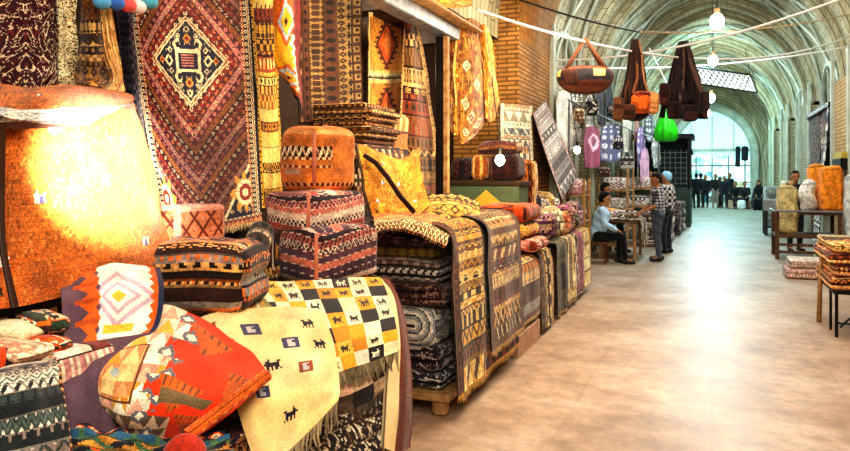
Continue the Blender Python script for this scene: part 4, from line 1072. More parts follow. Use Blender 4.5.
MB().tube([D(364, 155, 4.94), D(376, 163, 4.92), D(388, 178, 4.86), D(400, 196, 4.82), D(414, 212, 4.74)], .018, hx('#2a1712')).build('dark_binding', M_RUG, og, True)
tag(softbox('folded_rug', (-2.95, 5.0, 1.0), (-2.40, 6.3, 1.36), folded(131, P_GOLD, 4), r=.06, layers=4, res=.02), 'folded golden rug propping up the orange thrown rug behind the tall stack', 'rug') if False else None
tag(patch('thrown_rug', gd([[(420, 196, 5.5), (440, 193, 5.6), (462, 194, 5.8), (478, 200, 5.9)], [(420, 206, 5.3), (442, 204, 5.35), (466, 208, 5.5), (481, 216, 5.6)], [(424, 216, 5.1), (446, 222, 5.1), (466, 230, 5.2), (482, 236, 5.4)]]), kilim(60, 36, 133, PAL('#c99038 #e0b058 #3a2614 #a86c24'), 5, False, 0, 7, (1, 9, 3, 0)), thick=.03, wob=.01), 'gold rug with black letter like marks folded on the far end of the tall stack', 'rug')

# --- the front pile
tag(softbox('folded_rug', (-2.40, 1.68, .0), (-1.24, 2.78, .36), folded(141, P_DARK, 4), r=.06, layers=4, res=.03), 'dark pile of folded rugs at the bottom of the front heap', 'rug')
tag(softbox('folded_rug', (-2.38, 2.80, .0), (-1.68, 3.62, .88), folded(142, P_BROWN, 8), r=.06, layers=4, res=.03), 'brown folded rugs in the front heap under the cream and patchwork gabbehs', 'rug')
PG = patch('patchwork_gabbeh', gd([[(196, 308, 3.35), (235, 284, 3.7), (285, 280, 3.85), (335, 278, 3.95), (380, 277, 4.0)], [(215, 325, 3.1), (255, 302, 3.35), (295, 298, 3.5), (340, 296, 3.62), (387, 292, 3.72)], [(235, 345, 2.95), (268, 332, 3.05), (305, 325, 3.16), (350, 318, 3.3), (393, 312, 3.42)], [(250, 360, 2.84), (285, 356, 2.86), (318, 350, 2.96), (355, 342, 3.08), (397, 332, 3.2)], [(258, 386, 2.76), (290, 384, 2.78), (324, 377, 2.88), (360, 365, 3.0), (398, 351, 3.13)]]), gabbeh_patch(170, 95), thick=.02, fringe=['b'], fr_len=.075, fr_col='#8a7a5c', wob=.008, seed=6)
tag(PG, 'yellow, black and white chequered gabbeh with animal figures spread over the front heap', 'rug')
CG = patch('cream_gabbeh', gd([[(188, 320, 3.0), (232, 309, 3.12), (285, 305, 3.2), (322, 309, 3.16)], [(205, 340, 2.86), (245, 340, 2.88), (296, 336, 2.92), (332, 336, 2.92)], [(222, 376, 2.66), (258, 378, 2.66), (302, 368, 2.73), (338, 364, 2.80)], [(238, 412, 2.53), (266, 416, 2.52), (304, 404, 2.60), (340, 388, 2.71)], [(258, 472, 2.42), (272, 466, 2.42), (300, 440, 2.52), (338, 402, 2.66)]]), gabbeh_cream(150, 150), thick=.022, fringe=['b'], fr_len=.085, fr_col='#a5906c', wob=.01, seed=9)
tag(CG, 'cream yellow gabbeh with small goats and squares draped over the front of the heap', 'rug')
RG = patch('geometric_rug', gd([[(118, 330, 2.74), (150, 308, 2.84), (195, 312, 2.84), (240, 345, 2.76), (268, 372, 2.70)], [(98, 345, 2.52), (138, 335, 2.56), (182, 340, 2.58), (228, 366, 2.56), (264, 382, 2.56)], [(87, 368, 2.36), (122, 372, 2.30), (165, 376, 2.31), (208, 392, 2.34), (246, 400, 2.42)], [(88, 396, 2.30), (116, 408, 2.22), (154, 412, 2.20), (190, 416, 2.24), (220, 420, 2.34)], [(98, 410, 2.34), (122, 434, 2.26), (150, 440, 2.24), (176, 438, 2.26), (196, 438, 2.34)]]), redgeo(150, 120), thick=.022, wob=.012, seed=14)
tag(RG, 'fiery red rug with a cream triangle patchwork border thrown across the front heap', 'rug')
roll_body = np.stack([kilim(40, 36, 151, PAL('#e0641c #c9521a #8a4a24 #e8863a'), 5)])[0].swapaxes(0, 1)
o = roll('rolled_edge', D(186, 437, 2.22), D(267, 375, 2.53), .023, roll_body, parent=RG, endcols=('#6f8a8c', '#3a2a20'))
PR = patch('purple_kilim', gd([[(58, 272, 2.62), (85, 267, 2.68), (115, 264, 2.74), (160, 268, 2.82)], [(62, 300, 2.50), (88, 294, 2.56), (118, 290, 2.62), (164, 292, 2.70)], [(64, 335, 2.40), (88, 330, 2.46), (116, 326, 2.52), (160, 322, 2.62)], [(62, 385, 2.22), (82, 380, 2.27), (104, 366, 2.36), (140, 350, 2.50)], [(66, 470, 2.05), (86, 465, 2.10), (112, 450, 2.20), (140, 400, 2.40)]]), purplerug(120, 170), thick=.022, wob=.01, seed=17)
tag(PR, 'purple kilim with orange flames and a white diamond square falling between the piles', 'rug')
# right hand side of the heap: brown edged rug, under layers and rolls
tag(patch('brown_edged_rug', gd([[(376, 280, 3.98), (383, 277, 4.0), (390, 278, 4.02)], [(386, 300, 3.7), (396, 298, 3.75), (401, 306, 3.8)], [(390, 340, 3.22), (402, 340, 3.26), (410, 345, 3.4)], [(387, 395, 3.02), (402, 400, 3.06), (412, 400, 3.22)], [(384, 448, 2.94), (398, 452, 2.98), (411, 448, 3.14)]]), np.concatenate([fill(8, 90, hx('#f0d29a')), jit(fill(12, 90, hx('#6a3018')), 2)], 1), thick=.025, wob=.006), 'brown bordered rug hanging down the right side of the front heap', 'rug')
tag(patch('under_rug', gd([[(300, 386, 2.84), (335, 382, 2.93), (365, 372, 3.04), (394, 358, 3.14)], [(302, 402, 2.82), (337, 398, 2.91), (367, 386, 3.02), (392, 372, 3.12)], [(308, 424, 2.82), (340, 414, 2.92), (367, 402, 3.0), (390, 388, 3.10)]]), jit(np.repeat(np.repeat(PAL('#4a3a34 #d9a98a #b89878 #3a302c #8a7058 #57463a #2e2826 #a88a6a').reshape(2, 4, 3), 18, 0), 20, 1), 3), thick=.02, fringe=['b'], fr_len=.06, fr_col='#5a4c3e', wob=.01), 'tan and charcoal squared rug showing under the chequered gabbeh fringe', 'rug')
rolls = [(290, 445, 384, 400, 2.96, .055, '#3a322e', 'dark speckled rolled rug, topmost of those under the heap'), (300, 462, 388, 418, 2.93, .058, '#2c2826', 'dark rolled rug with white flecks, second from the top under the heap'), (308, 480, 390, 438, 2.90, .06, '#242124', 'black rolled rug with pale flecks, third under the heap'), (318, 495, 391, 458, 2.88, .06, '#302a28', 'lowest dark rolled rug at the bottom edge under the heap')]
for i, (x0, y0, x1, y1, d, r, c, lab) in enumerate(rolls):
    tag(roll('rolled_rug', D(x0, y0, d - .16), D(x1, y1, d + .18), r, floral(36, 60, 160 + i, hx(c), hx('#cbb89a'), hx('#6a4a38'), 5, False, .3), turns=4), lab, 'rug', 'dark rolled rugs under the front heap')
# bottom left corner
SC = patch('striped_runner', gd([[(-40, 372, 1.98), (-5, 366, 2.04), (30, 360, 2.12), (54, 356, 2.2)], [(-40, 388, 1.86), (-5, 380, 1.92), (30, 374, 2.0), (58, 368, 2.1)], [(-40, 425, 1.80), (-2, 418, 1.86), (34, 410, 1.93), (64, 402, 2.02)], [(-40, 480, 1.76), (0, 478, 1.8), (38, 470, 1.88), (72, 462, 1.97)]]),
    kilim(100, 90, 171, PAL('#b8ad98 #3a4440 #d8d0bc #23282c #57645c #8a7a72'), 13, False, 0, 8, (0, 0, 2, 3, 8, 9)), thick=.02, wob=.008)
tag(SC, 'grey, cream and dark green striped runner covering the pile in the bottom left corner', 'rug')
m = MB()
for i in range(26):
    f = i / 25; p = D(57 + 15 * f, 362 + 100 * f, 2.14 - .17 * f); m.ball(p, .0075, hx('#d9a060') if i % 2 else hx('#4a2a1c'), seg=6)
m.build('braided_edge', M_RUG, SC, True)
tag(softbox('folded_rug', (-2.35, 1.12, .3), (-1.93, 1.60, .93), folded(172, P_GREY, 5), r=.05, layers=5, res=.03), 'grey folded pile under the striped runner in the bottom left corner', 'rug')
tag(softbox('folded_rug', D(35, 372, 2.35) * np.array([1, 1, 0]) + np.array([-.24, -.2, 0.0]), D(35, 346, 2.35) + np.array([.20, .2, .0]), bands_fn(173, PAL('#c98a84 #e8cfc0 #7a3a34 #f0dcc0 #d9705a'), 7, 9), r=.05, res=.012, layers=2), 'pinkish red folded rug just above the striped runner', 'rug')
for (px, py, d, w, h, fn, rot, lab) in ((14, 330, 2.34, .17, .05, plainfn('#ecd9b0', 3), 10, 'folded cream cloth tucked under the orange goat rug at the left edge'), (42, 322, 2.42, .16, .06, bands_fn(175, PAL('#3a2a24 #e0661c #e8d4b0 #2f4030'), 5, 6), -15, 'small dark cloth with orange and green bits beside the cream cloth'), (12, 350, 2.2, .20, .045, bands_fn(176, PAL('#e8c09a #d98a6a #f2e4c8'), 4, 6), 5, 'pale peach folded cloth on the pinkish rug at the left edge'), (48, 345, 2.32, .12, .05, bands_fn(177, PAL('#e8601c #f0dcb8 #3a2c22 #c94a1c'), 4, 4), 20, 'orange, white and black folded cloth beside the purple kilim')):
    c = D(px, py, d); tag(softbox('folded_cloth', c - np.array([w / 2, w / 2.6, h / 2]), c + np.array([w / 2, w / 2.6, h / 2]), fn, r=.025, res=.007, rot=math.radians(rot), sag=.006, puff=.01), lab, 'cloth')
o = roll('rolled_cloth', D(-25, 362, 2.08), D(20, 362, 2.16), .045, np.concatenate([jit(fill(30, 20, hx('#e04a1c')), 1), jit(fill(30, 8, hx('#1f1c1e')), 2), jit(fill(30, 6, hx('#efe2cc')), 3)], 0), endcols=('#efe2cc', '#1f1c1e'))
tag(o, 'red rolled cloth with a black and white end at the left edge', 'cloth')
tag(patch('multicoloured_rug', gd([[(70, 424, 2.16), (120, 428, 2.18), (170, 434, 2.24), (225, 430, 2.36)], [(68, 445, 2.08), (120, 448, 2.1), (172, 452, 2.16), (232, 448, 2.30)], [(66, 480, 2.04), (120, 482, 2.04), (175, 484, 2.08), (245, 480, 2.22)]]), kilim(110, 40, 181, PAL('#20242e #d9521c #2f5a7a #c98a3a #3a1c18 #e8d0a8 #4a6a4a'), 6, False, 0, 6, (2, 3, 5, 8, 9)), thick=.02, wob=.02, wcells=9), 'blue, orange and black rug crumpled along the bottom edge below the red rug', 'rug')
c = D(184, 454, 2.10); tag(softbox('round_pouch', c - .055, c + np.array([.06, .055, .05]), plainfn('#b0301c', 4), r=.05, res=.006, puff=.01), 'round red pouch at the bottom edge under the orange roll', 'bag')
tag(patch('dark_rug', gd([[(196, 424, 2.50), (222, 410, 2.58), (244, 402, 2.64)], [(206, 445, 2.44), (232, 432, 2.52), (256, 424, 2.58)], [(214, 482, 2.40), (240, 476, 2.44), (266, 470, 2.46)]]), kilim(40, 50, 183, P_DARK, 7, False, .1, 4), thick=.02, wob=.01), 'dark patterned rug between the red rug and the hanging cream gabbeh', 'rug')
# ------------------------------------------------------------------ figures
def blob(name, caps, voxel, parent, mat, cfn=None, smooth=5, seg=12):
    V = []; F = []
    for (p0, p1, r0, r1) in caps:
        p0 = np.array(p0, float); p1 = np.array(p1, float); t = p1 - p0; L = np.linalg.norm(t)
        t = t / L if L > 1e-6 else np.array([0, 0, 1.0])
        a = np.array([0, 0, 1.0]) if abs(t[2]) < .9 else np.array([1.0, 0, 0]); u = np.cross(t, a); u /= np.linalg.norm(u); w = np.cross(t, u)
        b = len(V); rings = []
        for th in np.linspace(-math.pi / 2 + .12, 0, 4): rings.append((p0 + t * r0 * math.sin(th), r0 * math.cos(th)))
        for th in np.linspace(0, math.pi / 2 - .12, 4): rings.append((p1 + t * r1 * math.sin(th), r1 * math.cos(th)))
        for c, r in rings:
            for k in range(seg): al = 2 * math.pi * k / seg; V.append(c + (u * math.cos(al) + w * math.sin(al)) * r)
        n = len(rings)
        for i in range(n - 1):
            for k in range(seg): j = (k + 1) % seg; F.append((b + i * seg + k, b + i * seg + j, b + i * seg + seg + j, b + i * seg + seg + k))
        F.append(tuple(b + k for k in range(seg - 1, -1, -1))); F.append(tuple(b + (n - 1) * seg + k for k in range(seg)))
    me = bpy.data.meshes.new(name); me.from_pydata([tuple(v) for v in V], [], F)
    o = bpy.data.objects.new(name, me); col.objects.link(o)
    m = o.modifiers.new('r', 'REMESH'); m.mode = 'VOXEL'; m.voxel_size = voxel; m.use_smooth_shade = True
    s = o.modifiers.new('s', 'SMOOTH'); s.iterations = smooth; s.factor = .5
    dg = bpy.context.evaluated_depsgraph_get(); dg.update(); ev = o.evaluated_get(dg); me2 = bpy.data.meshes.new_from_object(ev)
    nv = len(me2.vertices); co = np.zeros(nv * 3, np.float32); me2.vertices.foreach_get('co', co)
    npoly = len(me2.polygons); ce = np.zeros(npoly * 3, np.float32); me2.polygons.foreach_get('center', ce); ce = ce.reshape(-1, 3)
    o.data = me2; o.modifiers.clear(); bpy.data.meshes.remove(me); me2.name = name
    me2.polygons.foreach_set('use_smooth', np.ones(npoly, bool))
    if cfn is not None:
        at = me2.attributes.new('Col', 'FLOAT_COLOR', 'FACE'); rgba = np.ones((npoly, 4), np.float32); rgba[:, :3] = lin(cfn(ce)); at.data.foreach_set('color', rgba.ravel())
    if mat: me2.materials.clear(); me2.materials.append(mat)
    if parent is not None:
        o.parent = parent; l = np.array(world_loc(parent)); co = co.reshape(-1, 3) - l; me2.vertices.foreach_set('co', co.astype(np.float32).ravel()); me2.update()
    return o

BASE = dict(pelvis=(0, 0, .93), waist=(0, .01, 1.08), chest=(0, 0, 1.28), neck=(0, -.01, 1.44), head=(0, .03, 1.57),
            shR=(.17, 0, 1.38), shL=(-.17, 0, 1.38), elR=(.23, -.03, 1.12), elL=(-.23, -.03, 1.12), wrR=(.24, .06, .88), wrL=(-.24, .06, .88),
            hiR=(.09, 0, .90), hiL=(-.09, 0, .90), knR=(.10, .03, .50), knL=(-.10, .03, .50), anR=(.10, 0, .09), anL=(-.10, 0, .09), toR=(.12, .16, .04), toL=(-.12, .16, .04))
def figure(loc, rz, scale, J, label, group, shirt, pants, hairc='#14100e', vox=.011, sleeves='long', cap=None, hijab=None, cat='person', skin='#a8744f'):
    j = dict(BASE); j.update(J); ca, sa = math.cos(rz), math.sin(rz); loc = np.array(loc, float)
    def T(p): p = np.array(p, float) * scale; return loc + np.array([p[0] * ca - p[1] * sa, p[0] * sa + p[1] * ca, p[2]])
    def cp(a, b, r0, r1=None): return (T(a), T(b), r0 * scale, (r0 if r1 is None else r1) * scale)
    A = {k: np.array(v, float) for k, v in j.items()}
    root = thing('person', label, cat, loc, group)
    hd = A['head']; hf = np.array(J.get('hf', (0, 1, 0)), float); hf /= np.linalg.norm(hf); hs = np.cross(hf, (0, 0, 1)); hs /= np.linalg.norm(hs); hu = np.cross(hs, hf)
    def H(x, y, z): return hd + hs * x + hf * y + hu * z
    body = [cp(H(0, -.015, .03), H(0, .0, .05), .088, .085), cp(H(0, .02, -.04), H(0, .035, -.075), .068, .048), cp(H(0, .095, .01), H(0, .108, -.015), .012, .017), cp(H(.086, -.01, .01), H(.086, -.015, -.02), .014, .012), cp(H(-.086, -.01, .01), H(-.086, -.015, -.02), .014, .012),
            cp(H(0, .075, -.06), H(0, .078, -.062), .018), cp(A['neck'], H(0, -.02, -.05), .058, .052), cp(A['chest'], A['neck'], .11, .06), cp(A['waist'], A['chest'], .12, .125), cp(A['pelvis'], A['waist'], .125, .115)]
    for s in 'RL':
        body += [cp(A['chest'] * .4 + A['sh' + s] * .6, A['sh' + s], .075, .062), cp(A['sh' + s], A['el' + s], .052, .040), cp(A['el' + s], A['wr' + s], .040, .027), cp(A['hi' + s], A['kn' + s], .078, .052), cp(A['kn' + s], A['an' + s], .052, .036), cp(A['an' + s], A['to' + s], .034, .026)]
        d = A['wr' + s] - A['el' + s]; d /= np.linalg.norm(d); sd = np.cross(d, (0, 0, 1)); sd = sd / (np.linalg.norm(sd) + 1e-6) if np.linalg.norm(sd) > .15 else np.array([0, 1.0, 0]); up = np.cross(sd, d)
        w = A['wr' + s]
        for q in (-.022, .0, .022): body.append(cp(w + d * .01 + sd * q * .6, w + d * .075 + sd * q, .017, .015))
        for q, ln in ((-.033, .055), (-.011, .07), (.011, .066), (.033, .05)):
            k0 = w + d * .08 + sd * q; k1 = k0 + d * ln * .55 - up * .006; body += [cp(k0, k1, .0095, .009), cp(k1, k1 + d * ln * .45 - up * .022, .009, .0075)]
        tb = w + d * .025 + sd * .028; body += [cp(tb, tb + sd * .028 + d * .03, .012, .010), cp(tb + sd * .028 + d * .03, tb + sd * .034 + d * .06, .010, .008)]
    sk = hx(skin)
    bd = blob('body', body, vox * scale, root, M_CLOTH, lambda c: np.tile(sk, (len(c), 1)), 3)
    # shirt
    sh = [cp(A['pelvis'] + [0, 0, .03], A['waist'], .150, .142), cp(A['waist'], A['chest'], .142, .150), cp(A['chest'], A['neck'] + [0, 0, -.05], .135, .075)]
    for s in 'RL':
        m = A['chest'] * .45 + A['sh' + s] * .55; sh += [cp(A['waist'] + (A['hi' + s] - A['pelvis']) * .6, m - [0, 0, .05], .11, .105), cp(m, A['sh' + s], .095, .075), cp(A['sh' + s], A['el' + s], .072, .058)]
        e = A['el' + s] + (A['wr' + s] - A['el' + s]) * (.92 if sleeves == 'long' else .15); sh.append(cp(A['el' + s], e, .058, .046))
    blob('shirt', sh, (vox + .004) * scale, root, M_CLOTH, shirt, 4)
    tr = [cp(A['hiR'], A['hiL'], .118), cp(A['pelvis'], A['pelvis'] + [0, 0, .05], .135)]
    for s in 'RL':
        tr += [cp(A['hi' + s], A['kn' + s], .096, .068), cp(A['kn' + s], A['an' + s], .066, .052)]
    blob('trousers', tr, (vox + .004) * scale, root, M_CLOTH, pants, 4)
    for s in 'RL':
        f = A['to' + s] - A['an' + s]; f[2] = 0; f /= np.linalg.norm(f)
        blob('shoe', [cp(A['an' + s] - f * .05 - [0, 0, .035], A['an' + s] + f * .02 - [0, 0, .035], .045, .048), cp(A['an' + s] - [0, 0, .045], A['to' + s], .045, .036)], (vox + .002) * scale, root, M_SHOE)
    if hijab is None:
        hr = [cp(H(0, -.04, .06), H(0, -.01, .075), .088, .082), cp(H(0, -.055, .0), H(0, -.06, .05), .078, .08), cp(H(.025, -.03, .05), H(-.025, -.03, .05), .068)]
        hc = hx(cap or hairc); blob('cap' if cap else 'hair', hr, vox * scale, root, M_CLOTH, lambda c: np.tile(hc, (len(c), 1)), 3)
    fm = MB()
    for q in (-.033, .033): fm.ball(T(H(q, .082, .012)), .010 * scale, seg=8)
    fm.build('eyes', M_EYE, bd, True)
    MB().tube([T(H(-.026, .094, -.062)), T(H(0, .101, -.064)), T(H(.026, .094, -.062))], .005 * scale, hx('#7a3a30'), seg=6).build('mouth', M_CLOTH, bd, True)
    return root
def flat(c, a=.0):
    c = hx(c); return lambda p: np.clip(np.tile(c, (len(p), 1)) * (1 + .10 * np.sin(p[:, 2:3] * 37 + p[:, :1] * 23)), 0, 1)
def plaid(c0, c1, c2, k=11):
    a, b, d = hx(c0), hx(c1), hx(c2)
    def f(p):
        o = np.tile(a, (len(p), 1)); s = p[:, 0] * .8 + p[:, 1] * .6
        m = fr(p[:, 2] * k) < .42; n = fr(s * k) < .42; o[m] = b; o[n] = b; o[m & n] = d; return o
    return f
SIT = dict(pelvis=(0, 0, .52), waist=(0, .04, .68), chest=(0, .08, .88), neck=(0, .10, 1.04), head=(0, .14, 1.17), shR=(.17, .08, .98), shL=(-.17, .08, .98), elR=(.22, .10, .73), elL=(-.22, .12, .73), wrR=(.16, .32, .62), wrL=(-.14, .34, .62),
           hiR=(.09, .02, .50), hiL=(-.09, .02, .50), knR=(.11, .44, .50), knL=(-.11, .42, .50), anR=(.11, .48, .09), anL=(-.11, .40, .09), toR=(.13, .63, .04), toL=(-.13, .55, .04))
R90 = math.pi / 2

# --- clothes-stall group on the left
p = D(600, 256, 12.9); sx, sy = -1.95, 13.1
o = thing('wooden_stool', 'low dark wooden stool under the seated man in the blue shirt', 'stool', (sx, sy, 0))
MB().box((sx - .19, sy - .19, .36), (sx + .19, sy + .19, .405), bev=.012).build('seat', M_WOOD, o)
for a in (-1, 1):
    for b in (-1, 1): MB().tube([(sx + a * .16, sy + b * .16, 0), (sx + a * .13, sy + b * .13, .37)], .02).build('leg', M_WOOD, o)
figure((sx, sy, 0), -R90 + .25, 1.0, dict(SIT, hf=(0.05, .9, -.25)), 'man in a light blue shirt sitting on a stool beside the cloth covered table', None, flat('#a9cdea'), flat('#17181d'), vox=.010)
figure((-.95, 13.85, 0), R90 + .35, .965, dict(wrR=(.20, .24, .98), elR=(.24, .04, 1.12), wrL=(-.18, .26, 1.0), elL=(-.24, .04, 1.12), hf=(-.1, .9, -.3), knR=(.11, .0, .5), anR=(.14, -.08, .09), toR=(.17, .08, .04)), 'standing man in a grey checked shirt and slate trousers at the edge of the aisle', None, plaid('#c9ccd0', '#6a6a75', '#26262e', 17), flat('#4d5566'), vox=.010, sleeves='short')
figure((-.86, 15.3, 0), R90 - .4, .99, dict(hf=(0, 1, -.1)), 'person in a pale blue cap standing behind the man in the checked shirt', None, plaid('#2a2a30', '#c9c4bc', '#55505a', 8), flat('#2c2c34'), cap='#8fc4e6', vox=.012)
o = thing('wooden_stool', 'dark stool behind the cloth covered table under the man in tan', 'stool', (-2.15, 15.1, 0))
MB().box((-2.34, 14.91, .50), (-1.96, 15.29, .56), bev=.012).build('seat', M_WOOD, o)
for a in (-1, 1):
    for b in (-1, 1): MB().tube([(-2.15 + a * .16, 15.1 + b * .16, 0), (-2.15 + a * .13, 15.1 + b * .13, .51)], .02).build('leg', M_WOOD, o)
S2 = {k: (v[0], v[1], v[2] + (.15 if k[:2] not in ('an', 'to') else 0)) for k, v in SIT.items()}; S2.update(wrR=(.10, .45, .85), wrL=(-.12, .42, .85), hf=(0, .85, -.3))
figure((-2.22, 15.15, 0), -R90 + .1, 1.0, S2, 'man in a tan shirt leaning over the cloth covered table behind the seated man', None, flat('#c79a62'), flat('#3a2f28'), vox=.012)

o = thing('cloth_table', 'market table under a brown and white striped cloth between the two men', 'table', (-1.68, 14.35, 0))
MB().box((-2.06, 13.75, .70), (-1.30, 15.0, .75)).build('table_top', M_WOOD, o)
for x in (-2.0, -1.36):
    for y in (13.82, 14.93): MB().box((x - .03, y - .03, 0), (x + .03, y + .03, .70)).build('leg', M_PALEWOOD, o)
MB().box((-2.0, 13.80, .25), (-1.36, 14.95, .29)).build('lower_shelf', M_PALEWOOD, o)
tag(patch('table_cloth', [[(-2.02, y, .775) for y in (13.8, 14.3, 14.9)], [(-1.5, y, .778) for y in (13.78, 14.3, 14.9)], [(-1.27, y, .74) for y in (13.76, 14.3, 14.9)], [(-1.24, y, .45) for y in (13.78, 14.3, 14.85)], [(-1.22, y, .22) for y in (13.9, 14.3, 14.8)]], kilim(40, 60, 201, PAL('#d9c9b0 #5a4638 #a8927a #f0e6d4 #7a6450'), 12, True, 0, 6), thick=.01, ripple=(.02, 3, 0), wob=.01), 'brown and white striped cloth draped over the market table', 'tablecloth')
# goods on and behind the table
rg = random.Random(5)
gp = ['#d9d0c4', '#3a3038', '#8a6a58', '#c9a9b4', '#57464f', '#efe6d8', '#7a3444', '#a89c8c', '#2c3a4a', '#c97a8a']
spots = [(-1.9, 13.98, .80), (-1.62, 13.95, .80), (-1.42, 14.15, .80), (-1.85, 14.35, .80), (-1.55, 14.55, .80), (-1.75, 14.78, .80), (-1.42, 14.72, .80)]
wd = ['pale folded shirt at the near corner of the market table', 'dark folded shirt beside the pale one on the market table', 'brown folded shirt at the aisle edge of the market table', 'dusty pink folded shirt in the middle of the market table', 'plum folded shirt behind the brown one on the market table', 'white folded shirt at the far end of the market table', 'wine red folded shirt at the far aisle corner of the market table']
for i, (x, y, z) in enumerate(spots):
    tag(softbox('folded_shirt', (x - .11, y - .09, z), (x + .11, y + .09, z + .10), bands_fn(210 + i, np.array([hx(gp[i]), hx(gp[i]) * .6, hx('#efe6d8')]), 4, 4), r=.035, res=.014, layers=2, sag=.006, rot=rg.uniform(-.4, .4)), wd[i], 'clothing', 'folded shirts on the market table')
# clothes and textiles hung along the left wall
hung = [(556, 572, 92, 150, -2.30, '#e8e2d4', 'white long garment hung first past the ochre pier', 'f'), (570, 582, 86, 140, -2.32, '#b8a890', 'beige patterned scarf hung beside the white garment', 'k'),
        (584, 600, 128, 166, -2.05, '#8e2450', 'magenta cloth with a pale ring hung above the seated men', 'm'), (601, 622, 126, 160, -2.05, '#4a4a7a', 'navy cloth with pale dots hung above the market table', 'd'),
        (586, 594, 96, 128, -2.2, '#c9c0b0', 'grey patterned strip hanging above the magenta cloth', 'k'), (597, 604, 78, 122, -2.25, '#3a3840', 'dark narrow strip hung high near the hanging kilim bag', 'p'),
        (606, 612, 84, 120, -2.25, '#2a2c34', 'black narrow strip hung just left of the navy cloth', 'p'), (622, 632, 112, 150, -2.0, '#e2dcc8', 'cream dress hanging right of the navy cloth', 'f'),
        (634, 640, 118, 160, -1.9, '#d9a08a', 'salmon blouse hung beside the cream dress', 'f'), (637, 646, 128, 166, -1.75, '#8a5ca8', 'purple and white printed blouse hanging over the stall', 'd'),
        (641, 650, 150, 182, -1.6, '#e0a0c4', 'pale pink scarf hanging beside the standing man', 'f'), (645, 655, 116, 140, -1.7, '#3a2c3c', 'small dark flowered top hung high beside the green bag', 'd'),
        (652, 660, 138, 166, -1.5, '#d8d4cc', 'grey white shirt hung under the green bag', 'k')]
rl = thing('clothes_rail', 'long thin steel rail under the hung clothes along the left side', 'rail', (-2.0, 16.0, 0))
MB().tube([(-2.35, 11.5, 2.95), (-1.9, 18.0, 2.75), (-1.45, 21.5, 2.65)], .018, seg=6).build('bar', M_STEEL, rl)
for (x, y, z) in ((-2.30, 12.2, 2.93), (-1.9, 18.0, 2.75), (-1.45, 21.5, 2.65)): MB().tube([(x, y, 0), (x, y, z)], .02, seg=6).build('upright', M_STEEL, rl)
for i, (x0, x1, y0, y1, X, c, lab, k) in enumerate(hung):
    c = hx(c); nu, nv = 24, 50
    if k == 'f': C = jit(fill(nu, nv, c), i, .08, .12)
    elif k == 'k': C = kilim(nu, nv, 220 + i, np.array([c, c * .5, hx('#efe8da'), c * .75]), 9, False, 0, 4)
    elif k == 'd':
        U, V = G(nu, nv); C = fill(nu, nv, c); C[np.hypot(fr(U * 3) - .5, fr(V * 5) - .5) < .3] = hx('#e6e0ea'); C = jit(C, i)
    elif k == 'm':
        U, V = G(nu, nv); C = fill(nu, nv, c); q = np.hypot(U - .6, (V - .5) * 1.4); C[(q < .3) & (q > .18)] = hx('#e8b8cc'); C = jit(C, i)
    else: C = jit(fill(nu, nv, c), i)
    xm = (x0 + x1) / 2; o = patch('hung_garment', gx([[(x0 + 2, y0), (xm, y0 - 2), (x1 - 2, y0)], [(x0, (y0 * 2 + y1) / 3), (xm, (y0 * 2 + y1) / 3), (x1, (y0 * 2 + y1) / 3)], [(x0 + 1, y1), (xm, y1 + 2), (x1, y1 - 1)]], X), C, thick=.012, ripple=(.025, 2, i), wob=.01, seed=i)
    tag(o, lab, 'clothing', 'garments hung along the left side')
    q = XP(xm, y0, X); tp = q + np.array([0, 0, .5]); MB().tube([q - [0, 0, .02], q + [0, 0, .05], tp], .006, hx('#3a3a3a'), seg=5).build('hanger', M_COAT, o)
bl = [(592, 104, 12, 22, '#2c2830', '#c9b9a0', 'black and cream purse hanging high above the magenta cloth'), (604, 170, 12, 14, '#5a4038', '#d9c8b0', 'brown purse hanging under the navy cloth'), (612, 108, 9, 16, '#1f1e24', '#8a8078', 'dark narrow purse hanging above the navy cloth'), (618, 140, 10, 18, '#3a3440', '#e0d8d0', 'dark grey purse hanging right beside the navy cloth'), (627, 160, 14, 18, '#d8cfc4', '#3a3038', 'white purse with black figures hanging under the cream dress'), (634, 106, 9, 18, '#4a3a34', '#b89a7a', 'small brown purse hanging above the salmon blouse'), (641, 112, 9, 14, '#c98ab0', '#efe4ea', 'small pink and white purse hanging left of the flowered top'), (648, 108, 10, 16, '#2a2430', '#d9d0d4', 'black and white purse hanging over the flowered top'), (655, 150, 9, 18, '#8a8088', '#2a262c', 'grey purse hanging just left of the kiosk'), (662, 146, 9, 14, '#3a3234', '#c9c0b8', 'dark purse hanging under the green bag'), (579, 112, 10, 20, '#8a6a4a', '#e8d8b8', 'tan purse hanging at the top beside the beige scarf')]
for i, (px, py, w, h, c0, c1, lab) in enumerate(bl):
    ce = XP(px, py, -2.1 + (px - 590) * .0065); pm = (ce @ Fw) / 700; w *= pm / 2; h *= pm / 2
    o = thing('hanging_purse', lab, 'bag', ce - [0, 0, h], 'small purses hanging on the left side')
    softbox('purse_body', ce - np.array([w, .05, h]), ce + np.array([w, .05, h * .3]), bands_fn(270 + i, np.array([hx(c0), hx(c1), hx(c0) * .7]), 4, 4), r=.04, res=.018, rot=YAW, puff=.012, parent=o)
    MB().tube([ce + Rt * -w * .8, ce + np.array([0, 0, h * 1.4]), ce + Rt * w * .8], .012, hx(c0)).build('strap', M_RUG, o)
    MB().tube([ce + np.array([0, 0, h * 1.35]), ce + np.array([0, 0, h * 1.4 + .4])], .005, hx('#333333'), seg=5).build('cord', M_COAT, o)
